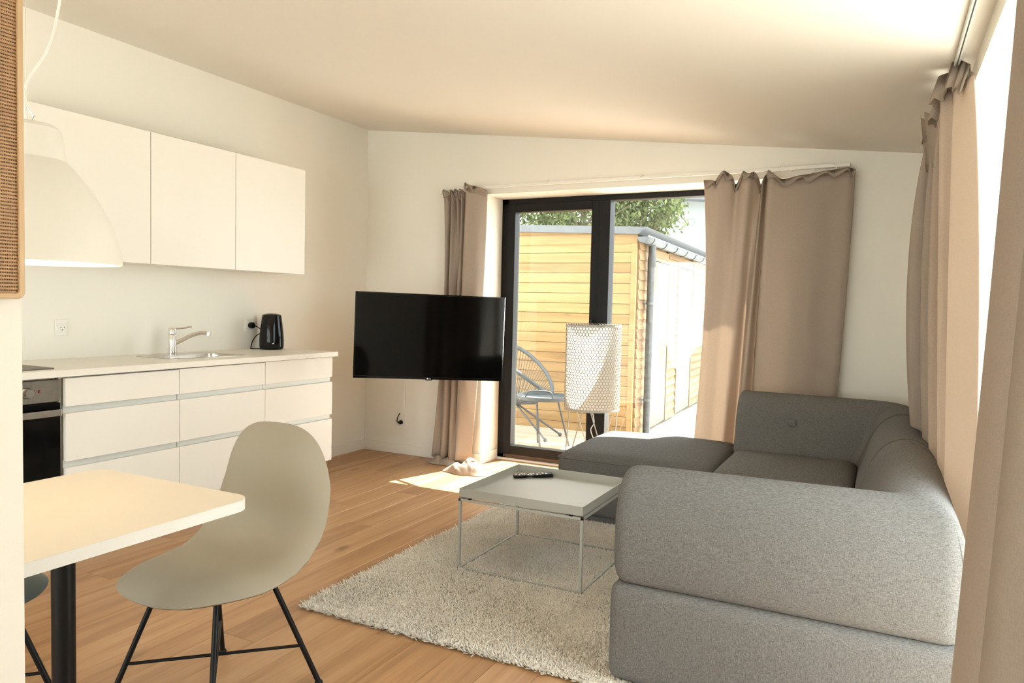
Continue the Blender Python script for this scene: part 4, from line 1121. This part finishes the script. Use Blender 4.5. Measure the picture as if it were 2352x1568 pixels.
# side boards, lapped, between the doors
segs = [(.03, .44), (1.36, 1.89), (2.79, 5.35)]
D1, D2 = (.47, 1.34), (1.91, 2.77)
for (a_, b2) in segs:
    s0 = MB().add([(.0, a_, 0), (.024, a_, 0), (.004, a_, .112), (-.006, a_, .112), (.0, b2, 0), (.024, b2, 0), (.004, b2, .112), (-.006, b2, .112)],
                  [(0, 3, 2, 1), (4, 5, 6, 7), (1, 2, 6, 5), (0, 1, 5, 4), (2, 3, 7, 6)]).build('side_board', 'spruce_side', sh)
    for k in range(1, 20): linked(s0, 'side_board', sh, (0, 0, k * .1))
for (a_, b2) in (D1, D2):
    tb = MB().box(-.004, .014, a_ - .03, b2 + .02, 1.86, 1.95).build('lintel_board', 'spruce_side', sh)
    dfr = MB().box(-.01, .03, a_ - .03, a_, 0, 1.86).box(-.01, .03, b2, b2 + .02, 0, 1.86).box(-.01, .03, a_, b2, 1.83, 1.86).build('door_frame', 'door_pine', sh)
    drr = box('shed_door', 'door_pine', sh, -.005, .008, a_ + .005, b2 - .005, .01, 1.825)
    nb = 8; wbd = (b2 - a_ - .012) / nb
    q0 = MB().box(.008, .020, .0015, wbd - .0015, .012, 1.822).build('door_board', 'door_pine', drr, bevel=.002, seg=1)
    q0.location = (0, a_ + .006, 0)
    for k in range(1, nb): linked(q0, 'door_board', drr, (0, a_ + .006 + k * wbd, 0))
    hb_ = MB().box(.02, .024, b2 - .08, b2 - .055, .78, 1.08).tube([(.022, b2 - .067, .96), (.06, b2 - .067, .96), (.06, b2 - .16, .96)], .007, 8)
    hb_.build('door_handle', 'steel', drr)
    for zz in (.35, 1.55): box('hinge', 'zinc', drr, .02, .026, a_ - .02, a_ + .03, zz, zz + .1)
# roof edge and gutter
rf = MB().add([(-SHL, -.05, 2.17), (.02, -.05, 2.045), (.02, SHD, 2.045), (-SHL, SHD, 2.17), (-SHL, -.05, 2.245), (.10, -.05, 2.115), (.10, SHD, 2.115), (-SHL, SHD, 2.245)],
              [(0, 3, 2, 1), (4, 5, 6, 7), (0, 1, 5, 4), (1, 2, 6, 5), (2, 3, 7, 6), (3, 0, 4, 7)])
rf.build('roof_edge', 'zinc', sh)
tri = MB().add([(-SHL, -.004, 2.02), (-.0, -.004, 2.02), (-.0, -.004, 2.05), (-SHL, -.004, 2.19), (-SHL, .02, 2.02), (0, .02, 2.02), (0, .02, 2.05), (-SHL, .02, 2.19)],
               [(0, 1, 2, 3), (4, 7, 6, 5), (3, 2, 6, 7)]); tri.build('gable_board', 'spruce', sh)
gx, gz, gr = .08, 2.015, .058
rows = []
for yy in np.linspace(-.10, SHD, 12):
    rows.append([(gx + gr * math.cos(rad(a_)), yy, gz + gr * math.sin(rad(a_))) for a_ in range(180, 361, 15)])
gt = MB().grid(rows).build('gutter', 'zinc', sh, smooth=True, solid=.004)
MB().add([(gx, -.10, gz)] + [(gx + gr * math.cos(rad(a_)), -.10, gz + gr * math.sin(rad(a_))) for a_ in range(180, 361, 15)], [tuple(range(14))]).build('gutter_end', 'zinc', gt, solid=.004)
MB().tube([(gx + gr, -.1, gz + .002), (gx + gr, SHD, gz + .002)], .008, 8).build('gutter_lip', 'steel', gt, smooth=True)
yy = .12
b0 = None
while yy < 5.2:
    if b0 is None:
        b0 = MB().tube([(gx + (gr + .006) * math.cos(rad(a_)), 0, gz + (gr + .006) * math.sin(rad(a_))) for a_ in range(185, 362, 16)], .006, 6).build('gutter_bracket', 'zinc_dark', gt, smooth=True); b0.location = (0, yy, 0)
    else: linked(b0, 'gutter_bracket', gt, (0, yy, 0))
    yy += .55
MB().tube([(gx, .28, gz - .06), (gx, .28, 1.86), (.075, .28, 1.80), (.075, .28, -.06)], .037, 18).build('downpipe', 'zinc_dark', sh, smooth=True)
MB().tube([(gx, .28, 1.84), (gx, .28, 1.74)], .043, 18).build('downpipe_collar', 'zinc_dark', sh, smooth=True)
for zz in (.35, 1.35):
    MB().lathe([(.041, 0), (.041, .025)], (.075, .28, zz), 18).box(.0, .04, .22, .34, zz + .005, zz + .02).build('pipe_clip', 'zinc', sh)
sh.location = (-2.22, 7.10, GZ - .02); sh.rotation_euler = (0, 0, rad(2.2))
# pebbles along the shed side
pb = MB()
for k in range(1500):
    px_, py_ = rng.uniform(-2.17, -1.93), rng.uniform(7.2, 13.5); r_ = rng.uniform(.012, .026); px_ -= (py_ - 7.1) * .038
    n_ = 6; vs = []
    for i in range(n_): vs.append((px_ + r_ * math.cos(i * 1.047), py_ + r_ * math.sin(i * 1.047), -.108))
    vs += [(px_ + r_ * .6 * math.cos(i * 1.047), py_ + r_ * .6 * math.sin(i * 1.047), -.108 + r_ * .8) for i in range(n_)]
    pb.add(vs, [(i, (i + 1) % n_, n_ + (i + 1) % n_, n_ + i) for i in range(n_)] + [tuple(range(n_, 2 * n_))])
o = pb.build('pebble_strip', 'pebble'); tag(o, 'narrow strip of grey pebbles along the foot of the shed', 'pebbles', kind='stuff')

# small round garden table
gt2 = thing('garden_side_table', 'small round grey metal tray table outside the glass door', 'table', (-2.705, 5.985, GZ))
MB().lathe([(0, .452), (.228, .452), (.236, .458), (.24, .488), (.235, .488), (.230, .462), (0, .458)], (-2.705, 5.985, GZ), 48).build('tray_top', 'garden_metal', gt2, smooth=True)
MB().tube(catmull([(-2.80, 5.80, GZ + .47), (-2.775, 5.80, GZ + .525), (-2.73, 5.80, GZ + .54), (-2.62, 5.84, GZ + .54), (-2.575, 5.86, GZ + .525), (-2.555, 5.86, GZ + .47)], 5), .008, 8).build('carry_handle', 'garden_metal', gt2, smooth=True)
for (tx, ty, fx, fy) in ((-2.69, 5.81, -2.64, 5.80), (-2.60, 6.06, -2.55, 6.24), (-2.80, 6.05, -2.86, 6.22)):
    MB().tube([(tx, ty, GZ + .455), (fx, fy, GZ + .0)], .009, 10).build('leg', 'garden_metal', gt2, smooth=True)
# cord armchair
gc = thing('garden_chair', 'grey cord garden chair with oval hoop beside the timber shed', 'chair', (-3.25, 6.42, GZ))
hoop = []
for k in range(41):
    a_ = 2 * math.pi * k / 40
    q = math.cos(a_)                       # 1 front (right), -1 back (left)
    x_ = -3.27 + .44 * q; y_ = 6.42 + .36 * math.sin(a_) * (1 - .15 * q)
    t_ = (1 - q) / 2
    z_ = .40 + .50 * t_ ** .8 + .07 * math.sin(a_) ** 2
    hoop.append(V((x_, y_, z_)))
MB().tube(hoop, .019, 10).build('hoop', 'garden_metal', gc, smooth=True)
hub = V((-3.22, 6.42, .27)); cd = MB()
for k in range(0, 40):
    p = (hoop[k] + hoop[k + 1]) / 2
    for w in (0, .5):
        p = hoop[k].lerp(hoop[k + 1], w)
        e_ = hub + (p - hub).normalized() * .07; e_.z = .27
        mid = (p + e_) / 2 + V((0, 0, -.05))
        cd.tube([p, mid, e_], .0032, 4, caps=False)
tag(cd.build('cords', 'garden_metal', gc), kind='stuff')
rows = [[(hub.x + r_ * math.cos(2 * math.pi * k / 24), hub.y + r_ * math.sin(2 * math.pi * k / 24), z_) for k in range(24)] for r_, z_ in ((.0, .262), (.06, .262), (.075, .27), (.07, .28), (0, .282))]
MB().grid(rows, wrap=True).build('seat_hub', 'garden_metal', gc, smooth=True)
for (dx, dy) in ((.40, -.12), (.40, .24), (-.36, -.22), (-.36, .22)):
    ft = V((hub.x + dx, hub.y + dy, GZ + .02))
    MB().tube([(hub.x + dx * .1, hub.y + dy * .1, .26), ft], .010, 10).build('leg', 'garden_metal', gc, smooth=True)
    MB().lathe([(0, -.02), (.014, -.014), (.019, 0), (.014, .014), (0, .02)], ft, 12).build('ball_foot', 'garden_metal', gc, smooth=True)
MB().tube([hub + V((.02, 0, 0)), (-2.86, 6.42, .385)], .010, 8).build('front_strut', 'garden_metal', gc, smooth=True)

# trees behind the shed
tree_lab = ['leafy green tree behind the left part of the shed roof', 'leafy green tree behind the middle of the shed roof', 'leafy green tree beside the white house gable']
for i, (tx, ty, cz_, rx_, rz_, n_) in enumerate([(-6.9, 13.6, 3.25, 1.3, 1.0, 7000), (-5.5, 13.9, 3.5, 1.25, 1.2, 8500), (-4.35, 14.2, 3.6, .9, 1.3, 8000)]):
    t = thing('garden_tree', tree_lab[i], 'tree', (tx, ty, -.11), 'trees behind the shed')
    MB().tube(catmull([(tx, ty, -.11), (tx + .08, ty, 1.2), (tx - .05, ty + .05, 2.4), (tx + .05, ty, cz_ + .3)], 4), .12, 10, r1=.04).build('trunk', 'bark', t, smooth=True)
    br = MB()
    for k in range(14):
        a_ = rng.uniform(0, 6.28); l_ = rng.uniform(.5, .9); z0_ = rng.uniform(cz_ - 1.2, cz_)
        br.tube([(tx, ty, z0_), (tx + rx_ * l_ * .5 * math.cos(a_), ty + rx_ * l_ * .5 * math.sin(a_), z0_ + .35), (tx + rx_ * l_ * math.cos(a_), ty + rx_ * l_ * math.sin(a_), z0_ + .6)], .025, 5, r1=.008)
    br.build('branches', 'bark', t)
    c_ = nrg.normal(0, 1, (n_, 3)); c_ /= np.linalg.norm(c_, axis=1)[:, None]; rr_ = nrg.uniform(.35, 1.0, n_) ** .6
    lump = 1 + .22 * np.sin(c_[:, 0] * 5 + i) * np.sin(c_[:, 2] * 6) + .15 * np.sin(c_[:, 1] * 9)
    P_ = c_ * (rr_ * lump)[:, None] * np.array([rx_, rx_ * .8, rz_]) + np.array([tx, ty, cz_])
    lf = MB(); vs = []; fs = []
    for k in range(n_):
        q = Quaternion((rng.uniform(-1, 1), rng.uniform(-1, 1), rng.uniform(-1, 1), rng.uniform(-1, 1))).normalized(); s_ = rng.uniform(.028, .05); p = V(P_[k])
        b_i = len(vs)
        for w in ((-1.3, 0, 0), (0, -.55, .12), (1.3, 0, 0), (0, .55, .12)): vs.append(p + q @ (V(w) * s_))
        fs += [(b_i, b_i + 1, b_i + 2), (b_i, b_i + 2, b_i + 3)]
    lf.v = [tuple(p) for p in vs]; lf.f = fs
    tag(lf.build('foliage', 'leaf', t), kind='stuff')

# white house behind
hs = thing('neighbour_house', 'white rendered house gable with dark eaves beyond the shed', 'house', (-1, 17, -.11))
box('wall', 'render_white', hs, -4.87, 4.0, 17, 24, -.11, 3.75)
rf = MB().add([(-5.3, 16.6, 3.85), (4.4, 16.6, 3.02), (4.4, 25, 3.02), (-5.3, 25, 3.85), (-5.3, 16.6, 4.15), (4.4, 16.6, 3.9), (4.4, 25, 3.9), (-5.3, 25, 4.15)],
              [(0, 3, 2, 1), (4, 5, 6, 7), (0, 1, 5, 4), (1, 2, 6, 5), (2, 3, 7, 6), (3, 0, 4, 7)])
rf.build('roof', 'roof_felt', hs)
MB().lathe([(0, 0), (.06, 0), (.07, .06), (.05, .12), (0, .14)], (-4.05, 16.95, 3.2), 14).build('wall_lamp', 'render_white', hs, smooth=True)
